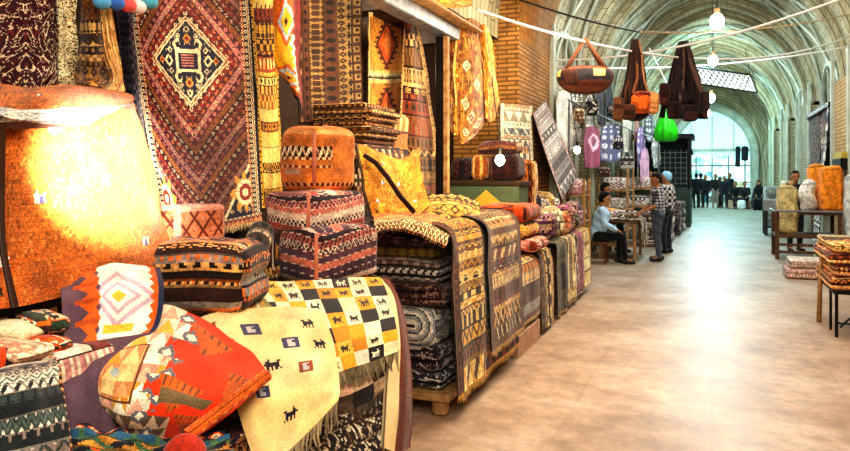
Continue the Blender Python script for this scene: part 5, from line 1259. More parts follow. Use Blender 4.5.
# display stands behind the men
for n, (x0, y0, x1, y1, zt, lab) in enumerate(((-2.40, 12.05, -2.02, 12.6, 1.55, 'slim wooden display stand just past the ochre pier'), (-2.38, 16.2, -1.75, 17.4, 1.75, 'open wooden display stand behind the man in tan'), (-2.2, 18.2, -1.4, 19.6, 1.7, 'farther wooden display stand filled with small bags'))):
    o = thing('display_stand', lab, 'shelf', ((x0 + x1) / 2, (y0 + y1) / 2, 0), 'wooden display stands on the left side')
    for x in (x0, x1):
        for y in (y0, y1): MB().box((x - .025, y - .025, 0), (x + .025, y + .025, zt)).build('upright', M_PALEWOOD, o)
    for z in (.35, .8, 1.25): MB().box((x0, y0, z), (x1, y1, z + .03)).build('shelf_board', M_PALEWOOD, o)
    for z in (.38, .83, 1.28):
        for q in range(3):
            y = y0 + (y1 - y0) * (q + .5) / 3; w = (x1 - x0) * .38; k = n * 9 + q + int(z * 3)
            tag(softbox('handbag', ((x0 + x1) / 2 - w, y - (y1 - y0) * .13, z), ((x0 + x1) / 2 + w, y + (y1 - y0) * .13, z + .27), bands_fn(240 + k, np.array([hx(gp[(k * 3) % 10]), hx(gp[(k * 3 + 4) % 10]), hx('#e9e2d6')]), 5, 4), r=.06, res=.025, sag=.01, puff=.015), 'small patterned bag on the ' + ('lowest', 'middle', 'top')[(.38, .83, 1.28).index(z)] + ' board of the ' + ('slim stand', 'open stand', 'farther stand')[n] + (', nearest', ', in the middle', ', farthest')[q], 'bag', 'small bags on the display stands')
# dark kiosk on the left far down the aisle
o = thing('market_kiosk', 'dark boxy kiosk with a gridded front and tilted side panel below the green bag', 'kiosk', (-1.4, 24.0, 0))
kx0, kx1, ky = -2.3, -.62, 23.2
m = MB(); m.box((kx0, ky, 0), (kx1, ky + 1.6, 1.2)); m.build('counter', plain('kiosk_green', '#2f4038', .6), o)
m = MB()
for x in (kx0 + .04, kx1 - .04):
    for y in (ky + .04, ky + 1.56): MB().box((x - .04, y - .04, 1.2), (x + .04, y + .04, 2.75)).build('corner_post', M_IRON, o)
MB().box((kx0 - .1, ky - .1, 2.75), (kx1 + .1, ky + 1.7, 2.9)).build('roof', M_IRON, o)
MB().box((kx0, ky + 1.5, 1.2), (kx1, ky + 1.55, 2.75)).build('back_panel', plain('kiosk_dark', '#35423f', .7), o)
m = MB()
for i in range(7): m.box((kx0 + .75, ky + .02, 1.35 + i * .16), (kx1 - .06, ky + .05, 1.37 + i * .16))
for i in range(6): m.box((kx0 + .75 + i * .16, ky + .0, 1.3), (kx0 + .77 + i * .16, ky + .03, 2.4))
m.build('grid_front', M_STEEL, o)
q = D(690, 128, 21.5); m = MB(); m.add([D(676, 137, 22.0), D(684, 133, 22.0), D(694, 154, 22.0), D(686, 159, 22.0), D(676, 137, 22.1), D(684, 133, 22.1), D(694, 154, 22.1), D(686, 159, 22.1)], [(0, 1, 2, 3), (7, 6, 5, 4), (0, 4, 5, 1), (1, 5, 6, 2), (2, 6, 7, 3), (3, 7, 4, 0)]); m.build('tilted_panel', M_IRON, o)
# farther goods along the left edge
fb = [(-1.25, 17.0, .55, '#3a3038', '#c9bca8', 'black and white patterned bale at the aisle edge behind the capped person'), (-1.1, 18.4, .6, '#57424a', '#d9cfc0', 'plum and cream bale beyond the black and white one'), (-1.0, 20.2, .65, '#8a7a6a', '#2c2830', 'grey and black bale third along the left aisle edge'), (-.95, 21.9, .6, '#4a4450', '#b8a898', 'farthest dark bale on the left, just before the kiosk')]
for i, (x, y, h, a, b, lab) in enumerate(fb): tag(softbox('cloth_bale', (x - .32, y - .5, 0), (x + .22, y + .5, h + .25), bands_fn(260 + i, PAL(a + ' ' + b + ' #6a5a58'), 7, 6), r=.09, res=.03, layers=4, sag=.015), lab, 'bale', 'bales along the left aisle edge')

# --- second stall
o = tag(uvbox('stone_step', (-2.05, 6.02, 0), (-1.58, 6.86, .19), M_STONE), 'pinkish stone block at the foot of the second stall', 'step')
o = thing('wooden_bench', 'dark wooden bench of the second stall with an open black front', 'bench', (-2.0, 6.75, .19))
MB().box((-2.5, 6.08, .74), (-1.66, 7.5, .80)).build('bench_top', M_WOOD, o)
for (x, y, z) in ((-1.70, 6.14, .19), (-2.46, 6.14, 0), (-1.70, 7.44, 0), (-2.46, 7.44, 0)): MB().box((x - .025, y - .03, z), (x + .025, y + .03, .74)).build('leg', M_PALEWOOD, o)
tag(drape('draped_rug', 6.05, 7.0, [(-2.45, .825), (-1.9, .83), (-1.70, .825), (-1.615, .75), (-1.60, .5), (-1.59, .27)], kilim(50, 70, 301, PAL('#c9822e #3a2420 #8a8a86 #e0b060 #5a2c20'), 11, False, .08, 7), thick=.015, wob=.008, fringe=['b'], fr_len=.04), 'gold topped striped rug hanging over the front half of the second stall', 'rug')
tag(drape('draped_rug', 6.95, 7.52, [(-2.4, .85), (-1.9, .855), (-1.68, .85), (-1.60, .74), (-1.58, .45), (-1.57, .06)], kilim(34, 80, 303, PAL('#c99a44 #4a2c1c #e8c87a #2c2420 #8a6a34'), 9, True, 0, 8, (1, 3, 9, 0)), thick=.015, wob=.008), 'gold rug with dark motifs hanging at the far end of the second stall', 'rug')
for i, (za, zb, pal, x0, x1, lab) in enumerate(((.86, .99, PAL('#d9786a #e8b09a #7a2c24 #c9503a'), -2.10, -1.57, 'pink red folded rug, lowest of the three on the second stall'), (.995, 1.15, PAL('#d9a23c #f0cc78 #4a2a18 #c98a2c'), -2.20, -1.66, 'golden folded rug in the middle of three on the second stall'), (1.155, 1.33, PAL('#e8501c #b8461c #3a1c18 #8a4a2c'), -2.18, -1.65, 'red orange folded rug topping the three on the second stall'))):
    tag(softbox('folded_rug', (x0, 6.72 - .04 * i, za), (x1, 7.25, zb), bands_fn(310 + i, pal, 5, 5, True, (0, 6, 1, 0)), r=.07, res=.012, layers=1, sag=.004), lab, 'rug', 'bright folded rugs on the second stall')
o = thing('painted_chest', 'green painted chest with a yellow diamond on its front, behind the second stall', 'chest', (-2.4, 7.78, 0))
MB().box((-2.85, 7.58, 0), (-1.98, 7.98, 1.50), hx('#57664a')).build('chest_body', M_COAT, o)
MB().box((-2.87, 7.56, 1.50), (-1.96, 8.0, 1.55), hx('#3a2a1c')).build('lid', M_COAT, o)
m = MB(); cxx, cz = -2.36, 1.17; m.add([(cxx - .34, 7.562, cz), (cxx, 7.562, cz - .30), (cxx + .34, 7.562, cz), (cxx, 7.562, cz + .28), (cxx - .34, 7.585, cz), (cxx, 7.585, cz - .30), (cxx + .34, 7.585, cz), (cxx, 7.585, cz + .28)], [(0, 1, 2, 3), (0, 4, 5, 1), (1, 5, 6, 2), (2, 6, 7, 3), (3, 7, 4, 0)], hx('#d0a838')); m.build('yellow_diamond', M_COAT, o)
for i, (x0, x1, c, h, lab) in enumerate(((-2.82, -2.58, PAL('#2a1c20 #5a3428 #1c1418'), .27, 'left dark bundle of folded rug on the green chest'), (-2.57, -2.37, PAL('#c98a3c #e0b060 #8a4a1c'), .29, 'gold folded rug bundle in the middle on the green chest'), (-2.36, -2.0, PAL('#3a1c18 #2a1a1c #6a3428 #1a1416'), .30, 'right dark red folded bundle on the green chest'))):
    tag(softbox('folded_rug', (x0, 7.59, 1.555), (x1, 7.97, 1.555 + h), bands_fn(320 + i, c, 6, 4, True, (0, 0, 6, 2)), r=.09, res=.012, sag=.01, seed=i), lab, 'rug')
tag(softbox('folded_rug', (-2.5, 7.62, 1.86), (-2.02, 7.95, 2.0), bands_fn(325, P_DARK, 5, 8), r=.06, res=.012, sag=.02), 'dark speckled rug crumpled on top of the bundles on the green chest', 'rug')
# --- third stall
o = thing('wooden_bench', 'long wooden bench of the third stall, hidden behind four hanging panels', 'bench', (-2.0, 8.9, 0))
MB().box((-2.42, 8.02, .78), (-1.66, 10.0, .84)).build('bench_top', M_WOOD, o)
for x in (-2.38, -1.70):
    for y in (8.06, 9.96): MB().box((x - .03, y - .03, 0), (x + .03, y + .03, .78)).build('leg', M_WOOD, o)
for i, (y0, y1, pal, vert, lab) in enumerate(((7.78, 8.40, PAL('#2c2a24 #4a4a38 #8a7a50 #1c1a18 #6a6248'), False, 'dark olive panel hanging first on the third stall'), (8.38, 9.05, PAL('#d9bc7a #3a2c28 #e8d8a8 #57503c #a88a50'), True, 'cream and black panel hanging second on the third stall'), (9.03, 9.55, PAL('#7a2444 #d9b8a0 #3a1c2c #a85a6a'), True, 'magenta striped panel hanging third on the third stall'), (9.53, 10.05, PAL('#d9b46a #5a4428 #efe0a8 #a8823c'), False, 'pale gold panel hanging last on the third stall'))):
    tag(drape('hanging_panel_rug', y0, y1, [(-2.1, .865), (-1.70, .87), (-1.615, .82), (-1.60, .5), (-1.585, .06 + .02 * i)], kilim(34, 70, 330 + i, pal, 8, vert, .08, 6), thick=.015, wob=.008, ripple=(.008, 1.5, i), fringe=['b'], fr_len=.03), lab, 'rug', 'panels hanging on the third stall')
gl = ['wine purple pouch', 'brown kilim pouch', 'cream striped pouch', 'black embroidered pouch', 'rust coloured pouch', 'grey woven pouch', 'plum and gold pouch', 'tan patterned pouch', 'dark green pouch', 'white and black pouch', 'mauve pouch', 'dark brown pouch']
gc = ['#57304a', '#7a5234', '#b8a888', '#241f24', '#a8562c', '#7d7a78', '#6a3a54', '#b8945c', '#3a4434', '#c9c4bc', '#8a6a80', '#3d2a20']
gpos = [(-1.80, 8.02, .88), (-2.15, 8.25, .88), (-1.80, 8.40, .88), (-2.1, 8.60, .88), (-1.78, 8.78, .88), (-2.08, 8.95, .88), (-1.8, 9.16, .88), (-2.1, 9.32, .88), (-1.82, 9.55, .88), (-2.1, 9.72, .88), (-1.82, 9.88, .88), (-2.3, 8.75, .88)]
gw = ['at the near end of the third stall', 'second from the near end, against the chest', 'on the aisle side behind the wine purple one', 'toward the wall in the middle of the third stall', 'on the aisle side of the third stall at its middle', 'toward the wall behind the rust one', 'on the aisle side above the magenta panel', 'toward the wall near the far end of the stall', 'on the aisle side near the far end', 'at the far wall corner of the third stall', 'at the far aisle corner of the third stall', 'against the wall behind the others']
for i, (x, y, z) in enumerate(gpos):
    h = .26 + .13 * ((i * 5) % 4) / 3 + (.12 if x < -2 else 0); c = hx(gc[i])
    tag(softbox('kilim_pouch', (x - .13, y - .12, z), (x + .13, y + .12, z + h), bands_fn(350 + i, np.array([c, c * .5, np.minimum(c * 1.35 + .05, 1), c * .8, hx('#a88c68')]), 6, 5), r=.08, res=.016, sag=.012, seed=i, puff=.02, rot=rg.uniform(-.5, .5)), gl[i] + ' ' + gw[i], 'bag', 'pouches heaped on the third stall')
tag(softbox('folded_rug', D(524, 205, 8.6) + np.array([-.16, -.1, -.02]), D(524, 160, 8.6) + np.array([.14, .2, 0]), bands_fn(371, PAL('#d9a050 #8a4a24 #f0d090 #3a2418 #c9783c'), 6, 4, True), r=.06, res=.014, sag=.01), 'upright gold and rust folded rug under the small pale panelled rug', 'rug')
# bulbs of the shop
for (px, py, d, lab) in ((500, 160, 7.3, 'glaring bare bulb under the small pale panelled rug on the pier'), (577, 150, 10.6, 'glaring bare bulb left of the magenta cloth')):
    q = D(px, py, d); o = thing('bare_bulb', lab, 'lamp', q - [0, 0, .06]); MB().ball(q, .05, sc=(1, 1, 1.2)).build('bulb', M_WARMBULB, o, True)
    MB().tube([q + [0, 0, .05], q + [0, 0, .13]], .022, seg=8).build('socket', M_IRON, o); MB().tube([q + [0, 0, .13], q + [-.12, .1, .9]], .006, seg=5).build('cord', M_BLACKCABLE, o)

# --- bags hanging over the aisle
def on_cable(px, pts):
    best = None
    for a, b in zip(pts[:-1], pts[1:]):
        for f in np.linspace(0, 1, 9):
            w = a * (1 - f) + b * f; d = w @ Fw; x = CX + FPX * (w @ Rt) / d
            if best is None or abs(x - px) < best[0]: best = (abs(x - px), w, d)
    return best[1], best[2]
q, d = on_cable(585, CAB_A); zt = CAMZ + (175 - 39) / 700 * d; zb = CAMZ + (175 - 70) / 700 * d; zc = CAMZ + (175 - 92) / 700 * d; pm = d / 700
o = thing('hanging_bag', 'brown and black kilim shoulder bag on triangular straps, leftmost of the hanging bags', 'bag', (q[0], q[1], zc), 'bags hanging from the white cable')
def bag1(key, nu, nv, w, h):
    U, V = G(nu, nv); out = fill(nu, nv, hx('#4a2818')); s = (U < .30); out[s & (fr(U * 20) < .5)] = hx('#2a1812'); m = (U >= .30) & (V < .55); out[m] = hx('#26242a'); out[(U > .60) & (U < .82) & (V < .40)] = hx('#d9a860'); out[(V > .55) & (U > .30)] = hx('#4f281c'); out[(V > .80)] = hx('#6a3c26')
    return jit(out, 7)
hw = 22 * pm
softbox('bag_body', (q[0] - hw, q[1] - .12, zc), (q[0] + hw, q[1] + .12, zb + .03), bag1, r=.13, res=.012, rot=YAW * .9, squash=1.3, puff=.03, parent=o).scale = (1, 1, 1)
for s_ in (-1, 1):
    for f in (-.07, .07):
        e = np.array([q[0], q[1], 0]) + Rt * s_ * 20 * pm + Fw * f; MB().tube([(q[0], q[1], zt), (e[0] * .55 + q[0] * .45, e[1] * .55 + q[1] * .45, zt * .45 + zb * .55), (e[0], e[1], zb + .0)], 1.9 * pm, hx('#5f3822')).build('strap', M_RUG, o, True)
MB().tube([(q[0], q[1], q[2] + .02), (q[0], q[1], zt - .01)], .012, hx('#2a1a14')).build('hook', M_COAT, o)
rb = random.Random(3)
for (px, y0, y1, lab, kind) in ((635, 40, 121, 'tall bundle of brown cords holding orange and tan pouches, middle of the hanging bags', 0), (684, 42, 121, 'tall dark brown bundle of purses, rightmost of the hanging bags', 1)):
    q, d = on_cable(px, CAB_A); zt = CAMZ + (175 - y0) / 700 * d; zb = CAMZ + (175 - y1) / 700 * d; Lh = zt - zb; pm = d / 700
    o = thing('hanging_bag', lab, 'bag', (q[0], q[1], zb), 'bags hanging from the white cable')
    rr = (2.5, 5.5, 9.5, 14, 15) if kind == 0 else (3.5, 7, 12.5, 18, 20)
    rr = [r * pm for r in rr]; fs = (1.0, .82, .52, .34, .22) if kind == 0 else (1.0, .82, .52, .28, .12)
    m = MB(); n = 22 if kind == 0 else 40
    cc = PAL('#3a2018 #7a4a2c #241512 #a8764c #2c1814 #57301c') if kind == 0 else PAL('#33211f #1d1416 #4a3430 #261a1c #6a4e46 #2c1f22')
    for k in range(n):
        a = 2 * math.pi * k / n + rb.uniform(-.1, .1); pts = []; ro = rb.uniform(.55, 1.1); low = rb.uniform(-.10, .14) if kind else 0
        for r, f in zip(rr, fs):
            rj = r * (1 - (1 - f) * (1 - ro)) * rb.uniform(.78, 1.16); aj = a + rb.uniform(-.3, .3); pts.append((q[0] + rj * math.cos(aj), q[1] + rj * math.sin(aj), zb + Lh * (f if f > .13 else f + low)))
        m.tube(pts, 1.5 * pm, cc[rb.randrange(6)], seg=6, r1=(1.5 if kind == 0 else 3.2) * pm)
    m.build('cord_strand', M_RUG, o, True)
    core = [(rr[0] * .7, zt - .02), (rr[1] * .6, zb + Lh * .8), (rr[2] * .6, zb + Lh * .5), (rr[3] * .75, zb + Lh * .28)] + ([(13 * pm, zb + Lh * .16), (12 * pm, zb + Lh * .06), (5 * pm, zb)] if kind == 0 else [(16 * pm, zb + Lh * .12), (14 * pm, zb + Lh * .06), (6 * pm, zb + Lh * .03)])
    MB().lathe(core, q[0], q[1], hx('#2a1814') if kind == 0 else hx('#21181a'), fold=.10, nf=9).build('bundle_core', M_RUG, o, True)
    MB().tube([(q[0], q[1], q[2] + .02), (q[0], q[1], zt - .05)], .014, hx('#2a1a14')).build('hook', M_COAT, o)
    pl = ((640, 104, 16, 17, '#e8641c'), (653, 103, 9, 20, '#c98a54'), (618, 109, 9, 22, '#6a4028'), (628, 112, 12, 14, '#4a2a1c'), (643, 95, 16, 6, '#a8442c')) if kind == 0 else ((664, 94, 9, 20, '#57302c'), (674, 110, 12, 16, '#33201e'), (690, 113, 13, 15, '#40282a'), (704, 102, 8, 20, '#3a2a2a'))
    for (x, y, w, h, c) in pl:
        ce = D(x, y, d - (19 if kind == 0 else 20) * pm); w *= pm / 2; h *= pm / 2
        softbox('pouch', ce - np.array([w, .06, h]), ce + np.array([w, .06, h]), bands_fn(int(x), np.array([hx(c), hx(c) * .92, hx(c) * .6]), 3, 2, False, (0, 0, 6)), r=.03, res=.012, rot=YAW + rb.uniform(-.3, .3), puff=.012, sag=.008, parent=o)
q, d = on_cable(665, CAB_A); q = D(666, 112, 12.6); zb = D(666, 141, 12.6)[2]; h = q[2] - zb
o = thing('hanging_bag', 'bright green bunched plastic bag hanging below the dark purse bundle', 'bag', (q[0], q[1], zb))
MB().lathe([(.02, q[2] + .06), (.035, q[2]), (.12, zb + h * .7), (.19, zb + h * .4), (.20, zb + h * .12), (.15, zb), (.02, zb - .01)], q[0], q[1], hx('#2fd62a'), seg=40, fold=.09, nf=11).build('bag_body', plain('green_plastic', '#22d81e', .35, amp=.2), o, True)
MB().tube([(q[0], q[1], q[2] + .05), (q[0], q[1], q[2] + .55), (q[0] - .3, q[1] + .2, q[2] + 1.2)], .008).build('string', M_CABLE, o)

# ------------------------------------------------------------------ right side of the aisle
# near iron table with folded orange rugs
tx0, tx1, ty0, ty1, tz = 1.12, 2.05, 8.0, 9.2, .46
o = thing('iron_table', 'low black iron table with thin legs at the right edge, under folded orange rugs', 'table', (1.58, 8.6, 0))
MB().box((tx0, ty0, tz - .03), (tx1, ty1, tz)).build('table_top', M_IRON, o)
for (x, y) in ((tx0 + .03, ty0 + .03), (tx1 - .03, ty0 + .03), (tx0 + .03, ty1 - .03), (tx1 - .03, ty1 - .03)): MB().tube([(x, y, 0), (x, y, tz - .02)], .016).build('leg', M_IRON, o)
MB().tube([(tx0 + .03, ty0 + .4, 0), (tx0 + .03, ty0 + .4, tz - .02)], .014).build('leg', M_IRON, o)
m = MB(); m.tube([(tx0 + .06, ty0 + .03, .10)] + [(tx0 + .06 + .75 * i / 10, ty0 + .03, .10 + .27 * math.sin(math.pi * i / 10)) for i in range(1, 10)] + [(tx1 - .1, ty0 + .03, .10)], .010); m.build('arched_brace', M_IRON, o)
MB().tube([(tx0 + .03, ty0 + .03, .14), (tx1 - .03, ty0 + .03, .14)], .009).build('stretcher', M_IRON, o)
for i, (za, zb, pal, dx, lab) in enumerate(((.465, .60, PAL('#a8562c #d98a44 #4a2418 #e8b070'), .0, 'lowest folded rust rug on the iron table'), (.602, .72, PAL('#c9783c #7a3420 #efc888 #3a2018'), .03, 'second folded orange rug on the iron table'), (.722, .84, PAL('#d98a3c #5a2c1c #f0d090 #a8502c'), -.02, 'third folded amber rug on the iron table'), (.842, .93, PAL('#e0a040 #8a4a24 #f2d48a #4a3020'), .02, 'topmost yellow gold rug on the iron table'))):
    tag(softbox('folded_rug', (tx0 - .03 + dx, ty0 + .0, za), (tx1 - .05, ty1 - .05, zb), folded(401 + i, pal, 2, 8), r=.05, res=.013, layers=2, sag=.008, seed=i), lab, 'rug', 'folded rugs on the iron table')
tag(patch('draped_rug', gd([[(800, 243, 8.3), (815, 239, 8.5), (832, 238, 8.7)], [(798, 251, 8.15), (814, 249, 8.1), (832, 248, 8.2)], [(808, 262, 8.12), (818, 262, 8.05), (834, 262, 8.05)]]), kilim(40, 30, 411, PAL('#7a5230 #d9a050 #3a2a20 #b8783c #e8c888'), 6, False, 0, 5), thick=.03, wob=.015), 'crumpled brown and gold rug corner spilling off the iron table', 'rug') if False else None
q = ZP(819, 322, 0)
tag(MB().tube([(q[0], q[1], 0), (q[0] + .01, q[1], .4), (q[0] + .03, q[1] + .01, .80)], .026, r1=.022).build('wooden_prop', M_PALEWOOD, None, True), 'slanting pale wooden prop standing beside the iron table', 'post')
# low stacks behind it
for i, (x0, x1, y0, y1, za, zb, fn, lab) in enumerate(((1.06, 1.72, 12.25, 12.95, .0, .15, bands_fn(421, PAL('#b8a8a0 #d9cfc4 #8a7a74 #c98a7a'), 4, 6), 'pale grey folded carpet lying on the floor by the right aisle edge'), (1.12, 1.74, 12.32, 12.97, .155, .29, bands_fn(423, PAL('#c9b8a8 #a88a7c #e8dccc'), 4, 6), 'pinkish folded carpet on top of the pale grey one on the floor'), (1.62, 2.3, 13.1, 13.8, .0, .46, folded(425, PAL('#b8a890 #d9cbb0 #8a7a64 #c9a888'), 5), 'cream folded carpet pile behind the two on the floor'), (1.66, 2.28, 13.12, 13.78, .465, .60, folded(427, PAL('#d9c8a0 #b8965c #efe2c4'), 2), 'straw coloured folded carpet on top of the cream pile'))):
    tag(softbox('folded_carpet', (x0, y0, za), (x1, y1, zb), fn, r=.05, res=.018, layers=2 if i != 2 else 5, sag=.004), lab, 'carpet', 'pale folded carpets on the right')
# pushcart with sacks
cx0, cx1, cy0, cy1 = 1.12, 2.25, 15.0, 16.0
o = thing('goods_cart', 'dark wooden goods cart with a steel rail on the right, loaded with sacks', 'cart', (1.7, 15.5, 0))
for z, nm in ((.42, 'lower_shelf'), (.86, 'upper_shelf')):
    MB().box((cx0 + (0 if z < .5 else .42), cy0, z), (cx1, cy1, z + .05)).build(nm, M_WOOD, o)
for (x, y) in ((cx0 + .04, cy0 + .04), (cx1 - .04, cy0 + .04), (cx0 + .04, cy1 - .04), (cx1 - .04, cy1 - .04)): MB().box((x - .035, y - .035, 0), (x + .035, y + .035, .92)).build('leg', M_WOOD, o)
MB().tube([(cx0 - .02, cy0 - .02, .93), (cx1, cy0 - .02, .93)], .02).build('rail', M_STEEL, o); MB().tube([(cx0 - .02, cy0 - .02, .93), (cx0 - .02, cy1, .93)], .02).build('rail', M_STEEL, o)
m = MB(); 
for z in (.12, .26): m.box((cx0 + .06, cy0 + .02, z), (cx1 - .06, cy0 + .06, z + .05))
m.build('slats', M_WOOD, o)
def sack(px, py0, py1, d, w, c, lab, seed, open_top=False, dy=.16, sag=.012):
    a = D(px, py1, d); zt = D(px, py0, d)[2]
    def fn(key, nu, nv, W, h):
        U, V = G(nu, nv); out = fill(nu, nv, hx(c)); out *= (1 - .16 * (fr(V * 3.2 + .1 * np.sin(U * 9)) < .10))[..., None]; out[(V < .08)] = hx(c) * .8; return jit(out, seed, .08, .16)
    o = softbox('sack', (a[0] - w, a[1] - dy, a[2]), (a[0] + w, a[1] + dy, zt), fn, r=.10, res=.016, sag=sag, seed=seed, puff=.04, squash=.94, rot=.15)
    tag(o, lab, 'sack', 'sacks on the goods cart')
    return o
zs = .47
def sk2(x, y, z0, h, w, dy, c, lab, seed, sag=.012):
    def fn(key, nu, nv, W, hh):
        U, V = G(nu, nv); out = fill(nu, nv, hx(c)); out = out * (1 - .22 * (fr(V * 3.2 + .12 * np.sin(U * 9 + seed)) < .10))[..., None]; out[(V < .07)] = hx(c) * .75; return jit(out, seed, .08, .18)
    return tag(softbox('sack', (x - w, y - dy, z0), (x + w, y + dy, z0 + h), fn, r=.09, res=.016, sag=sag, seed=seed, puff=.02, squash=.97, rot=.2), lab, 'sack', 'sacks on the goods cart')
sk2(1.36, 15.35, .475, .93, .17, .16, '#c9b27a', 'tall beige sack standing on the lower shelf of the goods cart', 3)
sk2(1.70, 15.30, .915, .58, .115, .13, '#d9d2c6', 'white leaning sack between the beige sack and the orange sacks', 4, .03)
sk2(1.92, 15.72, .915, .90, .17, .16, '#e8902c', 'left orange sack standing behind on the goods cart', 5)
sk2(2.10, 15.32, .915, .86, .19, .17, '#ee8a22', 'right orange sack, fuller and nearer than its twin', 6)
sk2(2.46, 15.1, .0, 1.62, .15, .15, '#cfd2cc', 'pale grey sack pile standing at the right edge beside the orange sacks', 7)
for i, (x, c, lab) in enumerate(((1.30, '#e8e2d8', 'white cup standing on the beige sack'), (1.42, '#b8946a', 'tan cup on the beige sack behind the white one'))):
    z = 1.40; tag(MB().lathe([(.035, z), (.05, z + .11), (.045, z + .11), (.03, z + .02)], x, 15.33, hx(c)).build('cup', M_COAT, None, True), lab, 'cup')
figure((1.62, 16.7, 0), math.pi + .3, 1.0, dict(hf=(.1, 1, -.15), wrR=(.14, .28, 1.18), elR=(.26, .06, 1.14), wrL=(-.14, .28, 1.18), elL=(-.26, .06, 1.14)), 'man in a black top with black hair standing behind the beige sack', None, flat('#1a1a1f'), flat('#24242c'), vox=.012)
# low crate table and bench beyond
o = thing('market_table', 'small grey market table standing beyond the goods cart on the right', 'table', (1.75, 21.2, 0))
MB().box((1.30, 20.8, .66), (2.2, 21.6, .95), hx('#8f8d86')).build('box_top', M_COAT, o)
for x in (1.34, 2.16):
    for y in (20.84, 21.56): MB().box((x - .04, y - .04, 0), (x + .04, y + .04, .66), hx('#3a3634')).build('leg', M_COAT, o)
MB().box((1.34, 20.86, .2), (2.16, 21.54, .24), hx('#4a4642')).build('lower_shelf', M_COAT, o)
tag(softbox('grey_bale', (1.55, 24.5, 0), (2.3, 25.6, 1.25), bands_fn(441, PAL('#9aa09a #b8bdb6 #7d827d'), 6, 4), r=.08, res=.03, layers=4), 'pale grey bale standing beyond the small market table on the right', 'bale')
# rugs in the right-hand bay
for i, (y0, y1, z0, z1, X, C, lab) in enumerate(((17.5, 19.2, 1.1, 3.12, 2.42, kilim(40, 70, 451, P_DARK, 12, False, .1, 6), 'dark red rug hung in the right hand bay nearest the tan pillar'), (19.25, 21.3, 1.1, 3.12, 2.42, floral(40, 70, 3, hx('#2a1c18'), hx('#8a6a48'), hx('#5a2c22'), 5), 'dark brown flowered rug hung deeper in the right hand bay'))):
    tag(patch('hung_rug', [[(X, y0, z1), (X - .03, (y0 + y1) / 2, z1), (X, y1, z1)], [(X, y0, (z0 + z1) / 2), (X - .06, (y0 + y1) / 2, (z0 + z1) / 2), (X, y1, (z0 + z1) / 2)], [(X - .02, y0, z0), (X - .08, (y0 + y1) / 2, z0), (X - .02, y1, z0)]], C, thick=.015, wob=.01), lab, 'rug', 'rugs hung in the right hand bay')
tag(patch('hung_rug', [[(2.35, 17.48, 3.1), (2.36, 17.75, 3.1)], [(2.30, 17.5, 2.2), (2.34, 18.1, 2.2)], [(2.24, 17.6, 1.3), (2.28, 18.7, 1.3)], [(2.18, 17.7, .02), (2.22, 19.0, .02)]], kilim(16, 80, 455, PAL('#1f1c20 #d9d2c8 #3a3438 #efe8dc'), 22, False, 0, 2, (2, 5, 8)), thick=.015), 'black and white zigzag runner hung slanting against the tan pillar', 'rug')
M_SIGN = plain('olive_sign', '#b8a030', .5, amp=.1)
o = thing('wall_box', 'olive yellow box with a dark underside fixed to the tan pillar at the right edge', 'box', (2.38, 15.6, 1.75))
MB().box((2.28, 15.35, 1.94), (2.445, 16.3, 2.06)).build('box_front', M_SIGN, o); MB().box((2.26, 15.33, 1.72), (2.445, 16.32, 1.94)).build('underside', M_IRON, o)
# small dark grilles on the right wall
for (y0, y1, z0, z1, lab) in ((18.0, 18.5, 3.02, 3.12, ''),):
    tag(MB().box((2.34, 17.44, 3.12), (2.74, 21.36, 3.22)).build('awning_bar', M_IRON), 'dark awning bar above the rugs in the right hand bay', 'bar')

# ------------------------------------------------------------------ people at the far doorway
far = [(-1.0, 37.4, 2.2, .97, {}, '#22262c', '#1c1d24', 'tall dark person at the left jamb of the far doorway'), (-.52, 37.7, .6, 1.0, {}, '#2c2a28', '#23242c', 'person half hidden behind the walker at the far doorway'), (.36, 37.75, 4.2, .9, {}, '#3a3230', '#2a2420', 'short person in brown behind the one in pale trousers'), (.80, 37.6, 2.4, 1.0, {}, '#20242c', '#1a1b20', 'dark standing person behind the stone bench at the far doorway'),
       (-.72, 36.6, .2, 1.0, {}, '#15161b', '#1c1d24', 'person in black walking at the left side of the far doorway'),
       (-.30, 37.2, 2.8, .95, {}, '#1d2228', '#23242c', 'second person from the left in the far doorway, dark jacket'),
       (.15, 37.3, 3.3, .98, {}, '#2a2420', '#8a8478', 'person in pale trousers at the middle of the far doorway'),
       (.55, 37.0, 3.0, .92, {}, '#23262c', '#2a2c33', 'short person in dark grey right of the middle of the far doorway'),
       (1.0, 36.8, 2.6, 1.0, 'S', '#1c1e26', '#202228', 'seated dark clothed person left of the one with the white bag'),
       (1.45, 36.6, 3.4, 1.0, 'S', '#2b2a30', '#22232a', 'seated person with a white bag near the right jamb of the far doorway')]
o = thing('stone_bench', 'low pale stone bench under the seated people by the far doorway', 'bench', (1.25, 36.95, 0))
MB().box((.72, 36.75, 0), (1.75, 37.2, .40), bev=.02).build('bench_block', M_STONE, o)
for (x, y, rz, s, J, a, b, lab) in far:
    Jd = SIT if J == 'S' else dict(knR=(.10, .08, .5), anR=(.10, .10, .09), toR=(.12, .25, .04), anL=(-.10, -.12, .09), toL=(-.12, .03, .04)) if a == '#15161b' else {}
    if J == 'S': y = 36.85; rz = math.pi + (.2 if x < 1.2 else -.1)
    figure((x, y, 0), rz, s, Jd, lab, 'people at the far doorway', flat(a), flat(b), vox=.018)
tag(softbox('white_bag', (1.25, 36.12, .40), (1.52, 36.40, .70), plainfn('#e9ecec', 5), r=.08, res=.03, puff=.02), 'white bag on the lap of the seated person by the far doorway', 'bag') if False else None
tag(softbox('white_bag', (1.12, 36.1, 0), (1.46, 36.40, .42), plainfn('#e9ecec', 5), r=.09, res=.03, puff=.02), 'white bag standing at the feet of the seated people by the far doorway', 'bag')
